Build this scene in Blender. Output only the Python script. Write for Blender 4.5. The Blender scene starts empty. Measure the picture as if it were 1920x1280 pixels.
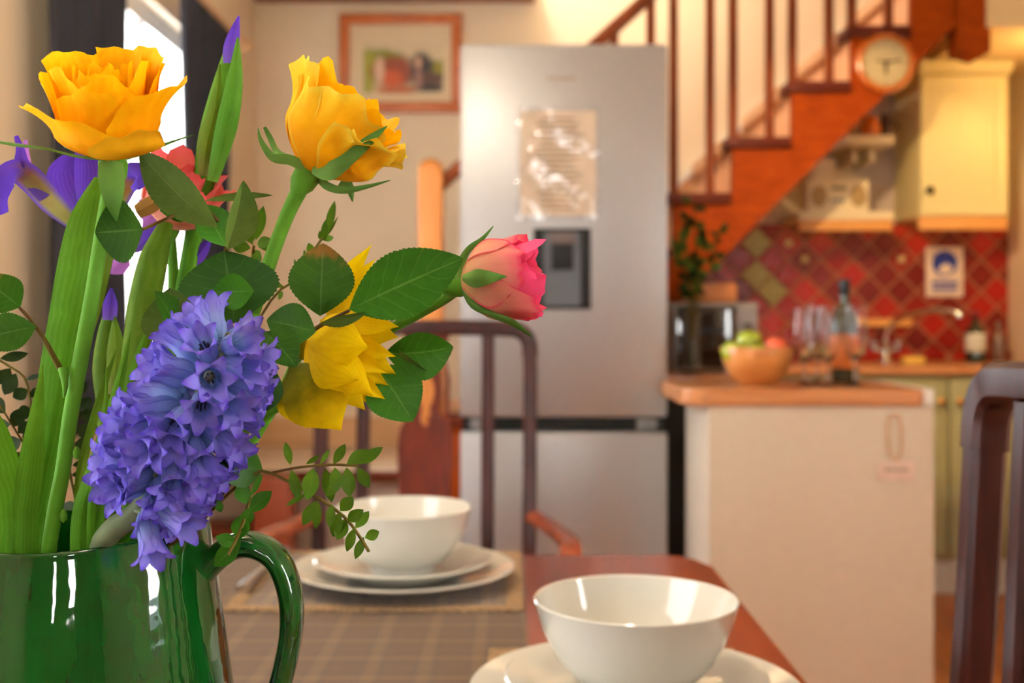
import bpy, bmesh, math, random
from mathutils import Vector, Matrix, Euler, noise as mnoise

R = math.radians
PI = math.pi
random.seed(7)
sc = bpy.context.scene
COL = sc.collection

# ------------------------------------------------------------------ camera
F = 2100.0            # focal length in pixels of the 1920 wide frame
YH = 599.0            # row of the horizon
CH = 1.078            # camera height
cam_d = bpy.data.cameras.new('camera')
cam = bpy.data.objects.new('camera', cam_d)
COL.objects.link(cam)
cam.location = (0, 0, CH)
cam.rotation_euler = (R(90), 0, 0)
cam_d.sensor_width = 36.0
cam_d.lens = F / 1920 * 36
cam_d.shift_y = -(640 - YH) / 1920
cam_d.clip_start = 0.02
cam_d.dof.use_dof = True
cam_d.dof.focus_distance = 0.52
cam_d.dof.aperture_fstop = 8.6
cam_d.dof.aperture_blades = 0
sc.camera = cam

# ------------------------------------------------------------------ world, light, exposure
sc.view_settings.view_transform = 'Standard'
sc.view_settings.look = 'None'
sc.view_settings.gamma = 1.0
sc.view_settings.exposure = 0.42
sc.view_settings.use_curve_mapping = False
sc.cycles.use_denoising = True
sc.cycles.max_bounces = 10
sc.cycles.transmission_bounces = 8
sc.cycles.transparent_max_bounces = 8
sc.cycles.sample_clamp_indirect = 6.0
sc.cycles.caustics_reflective = False

W = bpy.data.worlds.new('world')
sc.world = W
W.use_nodes = True
wb = W.node_tree.nodes['Background']
wb.inputs[0].default_value = (0.90, 0.95, 1.0, 1)
wb.inputs[1].default_value = 3.0


def area(name, loc, rot, sx, sy, power, col):
    d = bpy.data.lights.new(name, 'AREA')
    d.shape = 'RECTANGLE'
    d.size, d.size_y = sx, sy
    d.energy = power
    d.color = col
    o = bpy.data.objects.new(name, d)
    COL.objects.link(o)
    o.location = loc
    o.rotation_euler = rot
    return o


def point(name, loc, power, col, rad=0.03, spot=None, aim=None, blend=0.4):
    d = bpy.data.lights.new(name, 'SPOT' if spot else 'POINT')
    d.energy = power
    d.color = col
    d.shadow_soft_size = rad
    o = bpy.data.objects.new(name, d)
    COL.objects.link(o)
    o.location = loc
    if spot:
        d.spot_size = R(spot)
        d.spot_blend = blend
        o.rotation_euler = (Vector(aim) - Vector(loc)).to_track_quat('-Z', 'Y').to_euler()
    return o


XL, XR, YB, YF = -1.13, 2.19, 4.95, -2.6     # inside faces of the room
DAY = (1.0, 0.985, 0.955)
WARM = (1.0, 0.68, 0.32)
# daylight in the window openings
area('daylight_side_window', (XL - 0.10, 3.55, 1.47), (0, R(-90), 0), 1.2, 1.15, 85, (0.96, 0.98, 1.0))
area('daylight_garden_door', (XL - 0.10, 0.35, 1.15), (0, R(-90), 0), 1.9, 1.0, 10, DAY)
area('daylight_right_window', (XR + 0.10, 0.10, 1.55), (0, R(90), 0), 1.2, 0.5, 74, DAY)
area('daylight_rear_window', (0.62, YF - 0.10, 1.55), (R(90), 0, 0), 0.34, 0.9, 42, DAY)
area('daylight_rear_window_narrow', (-0.12, YF - 0.10, 1.55), (R(90), 0, 0), 0.2, 0.9, 20, DAY)
# kitchen spot and stairwell lamp, plus added fill lights without a visible source
point('wall_fill_light', (-0.62, 1.3, 2.36), 24, (1.0, 0.88, 0.70), 0.06)  # added fill that brightens the left and back walls
point('table_fill_light', (-0.1, 0.2, 2.36), 11, (1.0, 0.90, 0.74), 0.06)  # added warm fill above the table, no real lamp
point('kitchen_spot_light', (0.45, 2.3, 2.25), 115, WARM, 0.02, 37, (1.62, 4.95, 1.1), 0.35)
point('stairwell_lamp_light', (-0.1, 4.5, 3.3), 40, (1.0, 0.96, 0.92), 0.08)
point('kitchen_fill_light', (2.08, 4.2, 1.95), 3.4, (1.0, 0.60, 0.22), 0.03)  # added unseen fill that warms the low ceiling and the cupboard


# ------------------------------------------------------------------ helpers
def P(px, py, D):
    """room point that stands at depth D and is seen at pixel (px, py)"""
    return Vector(((px - 960) / F * D, D, CH - (py - YH) / F * D))


def lin(r, g, b):
    def f(x):
        x /= 255
        return x / 12.92 if x <= 0.04045 else ((x + 0.055) / 1.055) ** 2.4
    return (f(r), f(g), f(b), 1)


def spline(pts, n):
    """Catmull-Rom through pts (tuples of any length)"""
    out = []
    k = len(pts)
    for i in range(n + 1):
        x = i / n * (k - 1)
        a = min(int(x), k - 2)
        t = x - a
        p0, p1, p2, p3 = pts[max(a - 1, 0)], pts[a], pts[a + 1], pts[min(a + 2, k - 1)]
        out.append(tuple(0.5 * (2 * q1 + (q2 - q0) * t + (2 * q0 - 5 * q1 + 4 * q2 - q3) * t * t
                                + (3 * q1 - q0 - 3 * q2 + q3) * t ** 3)
                         for q0, q1, q2, q3 in zip(p0, p1, p2, p3)))
    return out


class MB:
    def __init__(s):
        s.v, s.f, s.uv = [], [], []

    def add(s, vs, fs, uvs=None):
        n = len(s.v)
        s.v += [Vector(v) for v in vs]
        s.f += [[i + n for i in f] for f in fs]
        s.uv += uvs if uvs else [(0, 0)] * len(vs)
        return s

    def grid(s, fn, nu, nv, closed_u=False):
        vs, uvs = [], []
        for j in range(nv + 1):
            for i in range(nu + (0 if closed_u else 1)):
                u, v = i / nu, j / nv
                vs.append(fn(u, v))
                uvs.append((u, v))
        w = nu if closed_u else nu + 1
        fs = []
        for j in range(nv):
            for i in range(nu):
                a, b = j * w + i, j * w + (i + 1) % w
                fs.append([a, b, b + w, a + w])
        return s.add(vs, fs, uvs)

    def box(s, lo, hi, bev=0.0, rot=None, piv=None):
        lo, hi = Vector(lo), Vector(hi)
        bm = bmesh.new()
        bmesh.ops.create_cube(bm, size=1)
        d = hi - lo
        c = (lo + hi) / 2
        for v in bm.verts:
            v.co = Vector((v.co.x * d.x, v.co.y * d.y, v.co.z * d.z)) + c
        if bev:
            bmesh.ops.bevel(bm, geom=bm.edges[:], offset=bev, segments=2, affect='EDGES', profile=0.6)
        if rot:
            bmesh.ops.rotate(bm, cent=piv or c, matrix=rot, verts=bm.verts)
        bm.verts.index_update()
        s.add([v.co.copy() for v in bm.verts], [[v.index for v in f.verts] for f in bm.faces])
        bm.free()
        return s

    def tube(s, pts, rad, seg=8, flat=1.0, up=None, cap=True, square=False):
        """round tube along pts; rad is a number or one radius per point"""
        pts = [Vector(p) for p in pts]
        n = len(pts)
        rad = [rad] * n if not hasattr(rad, '__len__') else rad
        ref = Vector(up) if up else None
        vs, uvs = [], []
        prev = None
        for i, p in enumerate(pts):
            t = (pts[min(i + 1, n - 1)] - pts[max(i - 1, 0)]).normalized()
            if ref:
                a = t.cross(ref)
            elif prev is None:
                a = t.cross(Vector((0, 0, 1)) if abs(t.z) < 0.9 else Vector((0, 1, 0)))
            else:
                a = prev - t * prev.dot(t)
            if a.length < 1e-6:
                a = t.orthogonal()
            a.normalize()
            prev = a
            b = t.cross(a)
            for k in range(seg):
                an = 2 * PI * (k + 0.5) / seg
                ca, sa = math.cos(an), math.sin(an)
                if square:
                    f_ = (ca ** 6 + sa ** 6) ** (-1 / 6)
                    ca, sa = ca * f_, sa * f_
                vs.append(p + a * ca * rad[i] + b * sa * rad[i] * flat)
                uvs.append((k / seg, i / (n - 1)))
        fs = []
        for i in range(n - 1):
            for k in range(seg):
                fs.append([i * seg + k, i * seg + (k + 1) % seg, (i + 1) * seg + (k + 1) % seg, (i + 1) * seg + k])
        if cap:
            fs.append(list(range(seg))[::-1])
            fs.append([(n - 1) * seg + k for k in range(seg)])
        return s.add(vs, fs, uvs)

    def lathe(s, prof, c, seg=32, ang0=0, axis=None):
        """prof = [(r, z)...] around the vertical through c"""
        c = Vector(c)
        vs, uvs, fs = [], [], []
        q = Vector((0, 0, 1)).rotation_difference(Vector(axis)) if axis else None
        for j, (r, z) in enumerate(prof):
            for k in range(seg):
                an = ang0 + 2 * PI * k / seg
                p = Vector((r * math.cos(an), r * math.sin(an), z))
                vs.append(c + (q @ p if q else p))
                uvs.append((k / seg, j / max(1, len(prof) - 1)))
        for j in range(len(prof) - 1):
            for k in range(seg):
                fs.append([j * seg + k, j * seg + (k + 1) % seg, (j + 1) * seg + (k + 1) % seg, (j + 1) * seg + k])
        if prof[0][0] > 1e-5:
            fs.append(list(range(seg))[::-1])
        if prof[-1][0] > 1e-5:
            fs.append([(len(prof) - 1) * seg + k for k in range(seg)])
        return s.add(vs, fs, uvs)

    def prism(s, poly, axis, lo, hi, holes=None):
        """polygon extruded along an axis; poly = [(a, b)...] in the two other axes in xyz order"""
        def mk(a, b, h):
            return {'x': (h, a, b), 'y': (a, h, b), 'z': (a, b, h)}[axis]
        n = len(poly)
        vs = [mk(a, b, lo) for a, b in poly] + [mk(a, b, hi) for a, b in poly]
        fs = [list(range(n))[::-1], list(range(n, 2 * n))]
        fs += [[i, (i + 1) % n, n + (i + 1) % n, n + i] for i in range(n)]
        return s.add(vs, fs)

    def build(s, name, mat, parent=None, origin=None, smooth=True, local=False, kind=None):
        off = Vector((0, 0, 0))
        if parent is not None and not local:
            off = ROOT.get(parent.name, Vector((0, 0, 0)))
        if origin is not None:
            off = Vector(origin)
        me = bpy.data.meshes.new(name)
        me.from_pydata([tuple(v - off) for v in s.v], [], s.f)
        if any(u != (0, 0) for u in s.uv):
            ul = me.uv_layers.new(name='uv')
            for l in me.loops:
                ul.data[l.index].uv = s.uv[l.vertex_index]
        bm = bmesh.new()
        bm.from_mesh(me)
        bmesh.ops.recalc_face_normals(bm, faces=bm.faces)
        bm.to_mesh(me)
        bm.free()
        me.update()
        if smooth:
            me.shade_smooth()
            me.set_sharp_from_angle(angle=R(42))
        if mat:
            me.materials.append(mat)
        o = bpy.data.objects.new(name, me)
        COL.objects.link(o)
        if parent is not None:
            o.parent = parent
            ROOT[o.name] = off
        elif origin is not None:
            o.location = origin
            ROOT[o.name] = off
        else:
            ROOT[o.name] = off
        if kind:
            o['kind'] = kind
        return o


ROOT = {}


def tag(o, label=None, cat=None, group=None, kind=None):
    if label:
        o['label'] = label
    if cat:
        o['category'] = cat
    if group:
        o['group'] = group
    if kind:
        o['kind'] = kind
    return o


def thing(name, loc, label, cat, group=None, rz=0.0):
    o = bpy.data.objects.new(name, None)
    COL.objects.link(o)
    o.empty_display_size = 0.05
    o.location = loc
    o.rotation_euler = (0, 0, rz)
    ROOT[o.name] = Vector(loc) if not rz else Vector((0, 0, 0))
    return tag(o, label, cat, group)


def struct(name, mb, mat, smooth=False):
    return tag(mb.build(name, mat, smooth=smooth), kind='structure')


def dup(root, loc=None, rz=None, label=None, group=None):
    r = root.copy()
    COL.objects.link(r)
    if loc is not None:
        r.location = loc
    if rz is not None:
        r.rotation_euler = (0, 0, rz)
    if label:
        r['label'] = label
    if group:
        r['group'] = group
    for ch in list(root.children):
        c_ = ch.copy()
        COL.objects.link(c_)
        c_.parent = r
        for g in list(ch.children):
            d_ = g.copy()
            COL.objects.link(d_)
            d_.parent = c_
    return r


# ------------------------------------------------------------------ materials
def newmat(name):
    m = bpy.data.materials.new(name)
    m.use_nodes = True
    nt = m.node_tree
    return m, nt, nt.nodes['Principled BSDF']


def nd(nt, typ, **kw):
    n = nt.nodes.new(typ)
    for k, v in kw.items():
        setattr(n, k, v)
    return n


def ramp(nt, fac, stops):
    r = nd(nt, 'ShaderNodeValToRGB')
    e = r.color_ramp.elements
    while len(e) < len(stops):
        e.new(0.5)
    for x, (p, c_) in zip(e, stops):
        x.position = p
        x.color = c_
    nt.links.new(fac, r.inputs[0])
    return r.outputs[0]


def sc_c(c_, k):
    return (min(c_[0] * k, 1), min(c_[1] * k, 1), min(c_[2] * k, 1), 1)


def mat(name, col, rough=0.5, metal=0.0, var=0.12, scale=30.0, bump=0.0, coat=0.0, spec=0.5, bscale=None):
    m, nt, b = newmat(name)
    tc = nd(nt, 'ShaderNodeTexCoord')
    nz = nd(nt, 'ShaderNodeTexNoise')
    nz.inputs['Scale'].default_value = scale
    nz.inputs['Detail'].default_value = 4
    nt.links.new(tc.outputs['Object'], nz.inputs['Vector'])
    c_ = ramp(nt, nz.outputs[0], [(0.3, sc_c(col, 1 - var)), (0.7, sc_c(col, 1 + var))])
    nt.links.new(c_, b.inputs['Base Color'])
    b.inputs['Roughness'].default_value = rough
    b.inputs['Metallic'].default_value = metal
    b.inputs['Coat Weight'].default_value = coat
    b.inputs['Coat Roughness'].default_value = 0.05
    b.inputs['Specular IOR Level'].default_value = spec
    if bump:
        nb = nz
        if bscale:
            nb = nd(nt, 'ShaderNodeTexNoise')
            nb.inputs['Scale'].default_value = bscale
            nt.links.new(tc.outputs['Object'], nb.inputs['Vector'])
        bp = nd(nt, 'ShaderNodeBump')
        bp.inputs['Strength'].default_value = bump
        bp.inputs['Distance'].default_value = 0.01
        nt.links.new(nb.outputs[0], bp.inputs['Height'])
        nt.links.new(bp.outputs[0], b.inputs['Normal'])
    return m


def wood(name, dark, light, rough=0.3, stretch=(18, 18, 1.6), coat=0.0, bump=0.05, spec=0.5):
    m, nt, b = newmat(name)
    tc = nd(nt, 'ShaderNodeTexCoord')
    mp = nd(nt, 'ShaderNodeMapping')
    mp.inputs['Scale'].default_value = stretch
    nz = nd(nt, 'ShaderNodeTexNoise')
    nz.inputs['Scale'].default_value = 3.0
    nz.inputs['Detail'].default_value = 6
    nz.inputs['Distortion'].default_value = 0.6
    nt.links.new(tc.outputs['Object'], mp.inputs[0])
    nt.links.new(mp.outputs[0], nz.inputs['Vector'])
    nt.links.new(ramp(nt, nz.outputs[0], [(0.3, dark), (0.7, light)]), b.inputs['Base Color'])
    b.inputs['Roughness'].default_value = rough
    b.inputs['Coat Weight'].default_value = coat
    b.inputs['Coat Roughness'].default_value = 0.1
    b.inputs['Specular IOR Level'].default_value = spec
    bp = nd(nt, 'ShaderNodeBump')
    bp.inputs['Strength'].default_value = bump
    bp.inputs['Distance'].default_value = 0.005
    nt.links.new(nz.outputs[0], bp.inputs['Height'])
    nt.links.new(bp.outputs[0], b.inputs['Normal'])
    return m


def organic(name, stops, edge=None, rough=0.5, trans=0.3, var=0.25, nscale=160.0, veins=None, tip=None, streak=None, spec=0.07):
    """petal or leaf: colour runs along v of the uv map (stops), tinted at the side edges, part of the light passes through"""
    m, nt, b = newmat(name)
    L = nt.links.new
    uv = nd(nt, 'ShaderNodeUVMap')
    uv.uv_map = 'uv'
    sep = nd(nt, 'ShaderNodeSeparateXYZ')
    L(uv.outputs[0], sep.inputs[0])
    tc = nd(nt, 'ShaderNodeTexCoord')
    nz = nd(nt, 'ShaderNodeTexNoise')
    nz.inputs['Scale'].default_value = nscale
    nz.inputs['Detail'].default_value = 3
    L(tc.outputs['Object'], nz.inputs['Vector'])

    def math_(op, a, b_=None, cl=False):
        n = nd(nt, 'ShaderNodeMath', operation=op, use_clamp=cl)
        for i, x in enumerate((a, b_)):
            if x is None:
                continue
            if isinstance(x, (int, float)):
                n.inputs[i].default_value = x
            else:
                L(x, n.inputs[i])
        return n.outputs[0]

    def mix(f, a, b_, blend='MIX'):
        n = nd(nt, 'ShaderNodeMix', data_type='RGBA', blend_type=blend)
        for i, x in ((0, f), (6, a), (7, b_)):
            if isinstance(x, (int, float, tuple)):
                n.inputs[i].default_value = x
            else:
                L(x, n.inputs[i])
        return n.outputs[2]

    u, v = sep.outputs[0], sep.outputs[1]
    wob = math_('ADD', v, math_('MULTIPLY', math_('SUBTRACT', nz.outputs[0], 0.5), 0.25))
    col = ramp(nt, wob, stops)
    off = math_('MULTIPLY', math_('ABSOLUTE', math_('SUBTRACT', u, 0.5)), 2.0)     # 0 midrib .. 1 edge
    if edge:
        ec, start = edge
        e = math_('MULTIPLY', math_('SUBTRACT', math_('MAXIMUM', off, v), start), 1 / max(1e-3, 1 - start), True)
        col = mix(e, col, ec)
    if tip:
        tcl, start = tip
        e = math_('MULTIPLY', math_('SUBTRACT', math_('ADD', v, math_('MULTIPLY', math_('SUBTRACT', nz.outputs[0], 0.5), 0.9)), start), 5.0, True)
        col = mix(e, col, tcl)
    hgt = None
    if veins:
        mid = math_('LESS_THAN', off, 0.035)
        side = math_('SINE', math_('ADD', math_('MULTIPLY', math_('SUBTRACT', v, math_('MULTIPLY', off, 0.22)), 46.0), math_('MULTIPLY', nz.outputs[0], 2.5)))
        side = math_('GREATER_THAN', side, 0.965)
        vn = math_('MAXIMUM', mid, math_('MULTIPLY', side, 0.45))
        col = mix(math_('MULTIPLY', vn, 0.3), col, veins)
        hgt = math_('SUBTRACT', 1.0, vn)
    if streak:
        st = math_('SINE', math_('ADD', math_('MULTIPLY', u, 46.0), math_('MULTIPLY', nz.outputs[0], 9.0)))
        col = mix(math_('MULTIPLY', math_('GREATER_THAN', st, 0.2), 0.16), col, streak)
    # mottling of the pigment
    col = mix(1.0, col, ramp(nt, nz.outputs[0], [(0.25, (1 - var,) * 3 + (1,)), (0.75, (1, 1, 1, 1))]), 'MULTIPLY')
    L(col, b.inputs['Base Color'])
    b.inputs['Roughness'].default_value = rough
    b.inputs['Specular IOR Level'].default_value = spec
    bp = nd(nt, 'ShaderNodeBump')
    bp.inputs['Strength'].default_value = 0.35
    bp.inputs['Distance'].default_value = 0.0006
    L(hgt if hgt else nz.outputs[0], bp.inputs['Height'])
    L(bp.outputs[0], b.inputs['Normal'])
    tr = nd(nt, 'ShaderNodeBsdfTranslucent')
    L(col, tr.inputs[0])
    mx = nd(nt, 'ShaderNodeMixShader')
    mx.inputs[0].default_value = trans
    L(b.outputs[0], mx.inputs[1])
    L(tr.outputs[0], mx.inputs[2])
    L(mx.outputs[0], nt.nodes['Material Output'].inputs[0])
    return m


def emit(name, col, s):
    m, nt, b = newmat(name)
    b.inputs['Base Color'].default_value = col
    b.inputs['Emission Color'].default_value = col
    b.inputs['Emission Strength'].default_value = s
    tc = nd(nt, 'ShaderNodeTexCoord')
    return m


def glass(name, col=(1, 1, 1, 1), rough=0.0, ior=1.45):
    m, nt, b = newmat(name)
    b.inputs['Base Color'].default_value = col
    b.inputs['Transmission Weight'].default_value = 1.0
    b.inputs['Roughness'].default_value = rough
    b.inputs['IOR'].default_value = ior
    return m


m_wall = mat('cream_plaster', lin(238, 220, 190), 0.85, var=0.03, scale=6, bump=0.05)
m_ceil = mat('ceiling_plaster', lin(240, 226, 200), 0.9, var=0.02, scale=6)
m_white = mat('white_paint', lin(236, 234, 228), 0.45, var=0.02)
m_island = mat('white_panel', lin(210, 196, 176), 0.4, var=0.02)
m_floor = wood('oak_floor', lin(150, 80, 36), lin(190, 110, 55), 0.35, (10, 1.2, 10))
m_mahog = wood('mahogany', lin(28, 8, 5), lin(60, 18, 10), 0.36, (22, 22, 2.0), spec=0.28)
m_table = wood('table_mahogany', lin(96, 32, 14), lin(136, 54, 24), 0.24, (14, 1.2, 14), coat=0.35)
m_stair = wood('stair_wood', lin(136, 50, 4), lin(166, 68, 8), 0.55, (4, 14, 14), spec=0.08)
m_tread = wood('tread_wood', lin(80, 28, 14), lin(100, 36, 16), 0.45, (2, 14, 14), spec=0.15)
m_baluster = wood('baluster_wood', lin(104, 46, 16), lin(132, 62, 24), 0.5, (14, 14, 2), spec=0.15)
m_newel = wood('pine_newel', lin(186, 106, 38), lin(204, 126, 52), 0.4, (14, 14, 1.2))
m_frame = wood('picture_frame_wood', lin(170, 84, 30), lin(196, 108, 48), 0.35, (8, 8, 8))
m_skirt = wood('skirting_wood', lin(206, 158, 108), lin(222, 178, 130), 0.4, (1.2, 14, 14))
m_worktop = wood('beech_worktop', lin(178, 112, 62), lin(206, 142, 88), 0.3, (1.5, 12, 12), coat=0.3)
m_beam = wood('ceiling_beam', lin(120, 70, 36), lin(150, 94, 52), 0.6, (1.5, 10, 10))
m_bowlwood = wood('turned_wood', lin(186, 116, 52), lin(214, 148, 80), 0.35, (3, 3, 10), coat=0.2)
m_china = mat('white_china', lin(208, 206, 196), 0.12, var=0.015, coat=0.6)
m_chinarim = mat('china_rim', lin(236, 226, 204), 0.15, var=0.02, coat=0.5)
m_steel = mat('brushed_steel', lin(176, 176, 178), 0.36, 0.6, 0.03, 60)
m_fside = mat('fridge_side_grey', lin(120, 120, 124), 0.5, 0.2, 0.03)
m_black = mat('black_plastic', lin(8, 8, 9), 0.5, var=0.1, spec=0.25)
m_grey = mat('grey_plastic', lin(128, 132, 136), 0.4, var=0.05)
m_dark = mat('shadow_dark_unit', lin(30, 28, 28), 0.7, var=0.1)  # near-black colour stands in for the shadow between fridge and island
m_chrome = mat('chrome', lin(220, 220, 222), 0.1, 1.0, 0.02)
m_silver = mat('cutlery_steel', lin(208, 206, 202), 0.16, 1.0, 0.03)
m_sage = mat('sage_paint', lin(176, 172, 128), 0.5, var=0.03)
m_cream_door = mat('cream_door_paint', lin(236, 224, 164), 0.45, var=0.02)
m_brass = mat('brass_knob', lin(190, 140, 80), 0.3, 0.9, 0.05)
m_iron = mat('dark_iron', lin(40, 34, 30), 0.45, 0.6, 0.1)
m_curtain = mat('charcoal_curtain', lin(34, 34, 42), 0.9, var=0.12, scale=8, bump=0.1)
m_glass = glass('clear_glass')
m_pane = glass('window_glass', ior=1.05)
m_grout = mat('grout', lin(176, 120, 84), 0.8, var=0.06)
m_paper = mat('paper', lin(226, 208, 186), 0.6, var=0.03)
m_plasticbox = mat('cream_plastic', lin(240, 226, 190), 0.35, var=0.02)
m_greenglass = mat('bottle_glass_green', lin(34, 44, 22), 0.08, var=0.1, coat=0.5)
m_foil = mat('bottle_foil', lin(20, 20, 20), 0.3, 0.3)
m_label = mat('orange_label', lin(214, 112, 40), 0.5, var=0.06)
m_apple = mat('green_apple_skin', lin(158, 172, 40), 0.25, var=0.14, scale=40, coat=0.3)
m_peach = mat('red_apple_skin', lin(226, 96, 60), 0.3, var=0.2, scale=40, coat=0.3)
m_pinkfruit = mat('plum_skin', lin(186, 50, 70), 0.3, var=0.15, scale=40, coat=0.3)
m_warmglow = emit('strip_light_glow', lin(255, 190, 96), 2.2)
m_blue = mat('sign_blue', lin(28, 60, 160), 0.4, var=0.03)
m_lilacprint = mat('sign_print', lin(92, 96, 170), 0.5, var=0.03)
m_ink = mat('ink', lin(160, 138, 112), 0.6, var=0.1)
m_border = mat('mat_border_weave', lin(136, 108, 76), 0.9, var=0.5, scale=300, bump=0.4)


def tartan(name, a, b_, c_):
    m, nt, b = newmat(name)
    L = nt.links.new
    tc = nd(nt, 'ShaderNodeTexCoord')
    cols = []
    for axis, sc_ in (('X', 6.5), ('Y', 5.5)):
        w = nd(nt, 'ShaderNodeTexWave', wave_type='BANDS', bands_direction=axis)
        w.inputs['Scale'].default_value = sc_
        w.inputs['Distortion'].default_value = 0.3
        L(tc.outputs['Object'], w.inputs['Vector'])
        cols.append(w.outputs[1])
    nz = nd(nt, 'ShaderNodeTexNoise')
    nz.inputs['Scale'].default_value = 500
    L(tc.outputs['Object'], nz.inputs['Vector'])
    ca = ramp(nt, cols[0], [(0.0, a), (0.55, a), (0.72, b_), (0.95, c_)])
    cb = ramp(nt, cols[1], [(0.0, a), (0.6, b_), (0.9, a), (0.97, c_)])
    mx = nd(nt, 'ShaderNodeMix', data_type='RGBA')
    L(nz.outputs[0], mx.inputs[0])
    L(ca, mx.inputs[6])
    L(cb, mx.inputs[7])
    L(mx.outputs[2], b.inputs['Base Color'])
    b.inputs['Roughness'].default_value = 0.9
    bp = nd(nt, 'ShaderNodeBump')
    bp.inputs['Strength'].default_value = 0.4
    bp.inputs['Distance'].default_value = 0.002
    L(nz.outputs[0], bp.inputs['Height'])
    L(bp.outputs[0], b.inputs['Normal'])
    return m


m_tartan = tartan('grey_tartan', lin(94, 76, 62), lin(82, 72, 68), lin(112, 92, 72))
m_tartan2 = tartan('shadow_blue_tartan', lin(112, 96, 80), lin(88, 86, 94), lin(130, 112, 90))  # bluish bands put the plate's shadow into the tan weave


def painted(name, base, blobs, soft=0.25):
    """flat print: soft ellipses (x, z, rx, rz, colour) in the object's own x/z"""
    m, nt, b = newmat(name)
    L = nt.links.new
    tc = nd(nt, 'ShaderNodeTexCoord')
    nz = nd(nt, 'ShaderNodeTexNoise')
    nz.inputs['Scale'].default_value = 40
    L(tc.outputs['Object'], nz.inputs['Vector'])
    col = base
    for x, z, rx, rz, c_ in blobs:
        mp = nd(nt, 'ShaderNodeMapping')
        mp.inputs['Location'].default_value = (-x / rx, 0, -z / rz)
        mp.inputs['Scale'].default_value = (1 / rx, 0, 1 / rz)
        L(tc.outputs['Object'], mp.inputs[0])
        ln = nd(nt, 'ShaderNodeVectorMath', operation='LENGTH')
        L(mp.outputs[0], ln.inputs[0])
        ad = nd(nt, 'ShaderNodeMath', operation='MULTIPLY_ADD')
        L(nz.outputs[0], ad.inputs[0])
        ad.inputs[1].default_value = 0.5
        L(ln.outputs['Value'], ad.inputs[2])
        mr = nd(nt, 'ShaderNodeMapRange')
        mr.inputs[1].default_value = 1.25 + soft
        mr.inputs[2].default_value = 1.25 - soft
        L(ad.outputs[0], mr.inputs[0])
        mx = nd(nt, 'ShaderNodeMix', data_type='RGBA')
        L(mr.outputs[0], mx.inputs[0])
        if isinstance(col, tuple):
            mx.inputs[6].default_value = col
        else:
            L(col, mx.inputs[6])
        mx.inputs[7].default_value = c_
        col = mx.outputs[2]
    L(col, b.inputs['Base Color'])
    b.inputs['Roughness'].default_value = 0.5
    return m


# jug glaze: deep green, pooling darker, thin and brownish where it broke over edges
m_glaze, nt, b = newmat('green_glaze')
tc = nd(nt, 'ShaderNodeTexCoord')
mp = nd(nt, 'ShaderNodeMapping')
mp.inputs['Scale'].default_value = (30, 30, 7)
nz = nd(nt, 'ShaderNodeTexNoise')
nz.inputs['Scale'].default_value = 1.6
nz.inputs['Detail'].default_value = 5
nt.links.new(tc.outputs['Object'], mp.inputs[0])
nt.links.new(mp.outputs[0], nz.inputs['Vector'])
nt.links.new(ramp(nt, nz.outputs[0], [(0.25, lin(2, 36, 8)), (0.5, lin(6, 56, 14)), (0.75, lin(16, 68, 20))]), b.inputs['Base Color'])
b.inputs['Roughness'].default_value = 0.22
b.inputs['Coat Weight'].default_value = 1.0
b.inputs['Coat Roughness'].default_value = 0.03
b.inputs['Specular IOR Level'].default_value = 0.0
n2 = nd(nt, 'ShaderNodeTexNoise')
n2.inputs['Scale'].default_value = 45
nt.links.new(tc.outputs['Object'], n2.inputs['Vector'])
bp = nd(nt, 'ShaderNodeBump')
bp.inputs['Strength'].default_value = 0.12
bp.inputs['Distance'].default_value = 0.004
nt.links.new(n2.outputs[0], bp.inputs['Height'])
nt.links.new(bp.outputs[0], b.inputs['Normal'])
nt.links.new(bp.outputs[0], b.inputs['Coat Normal'])

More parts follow.
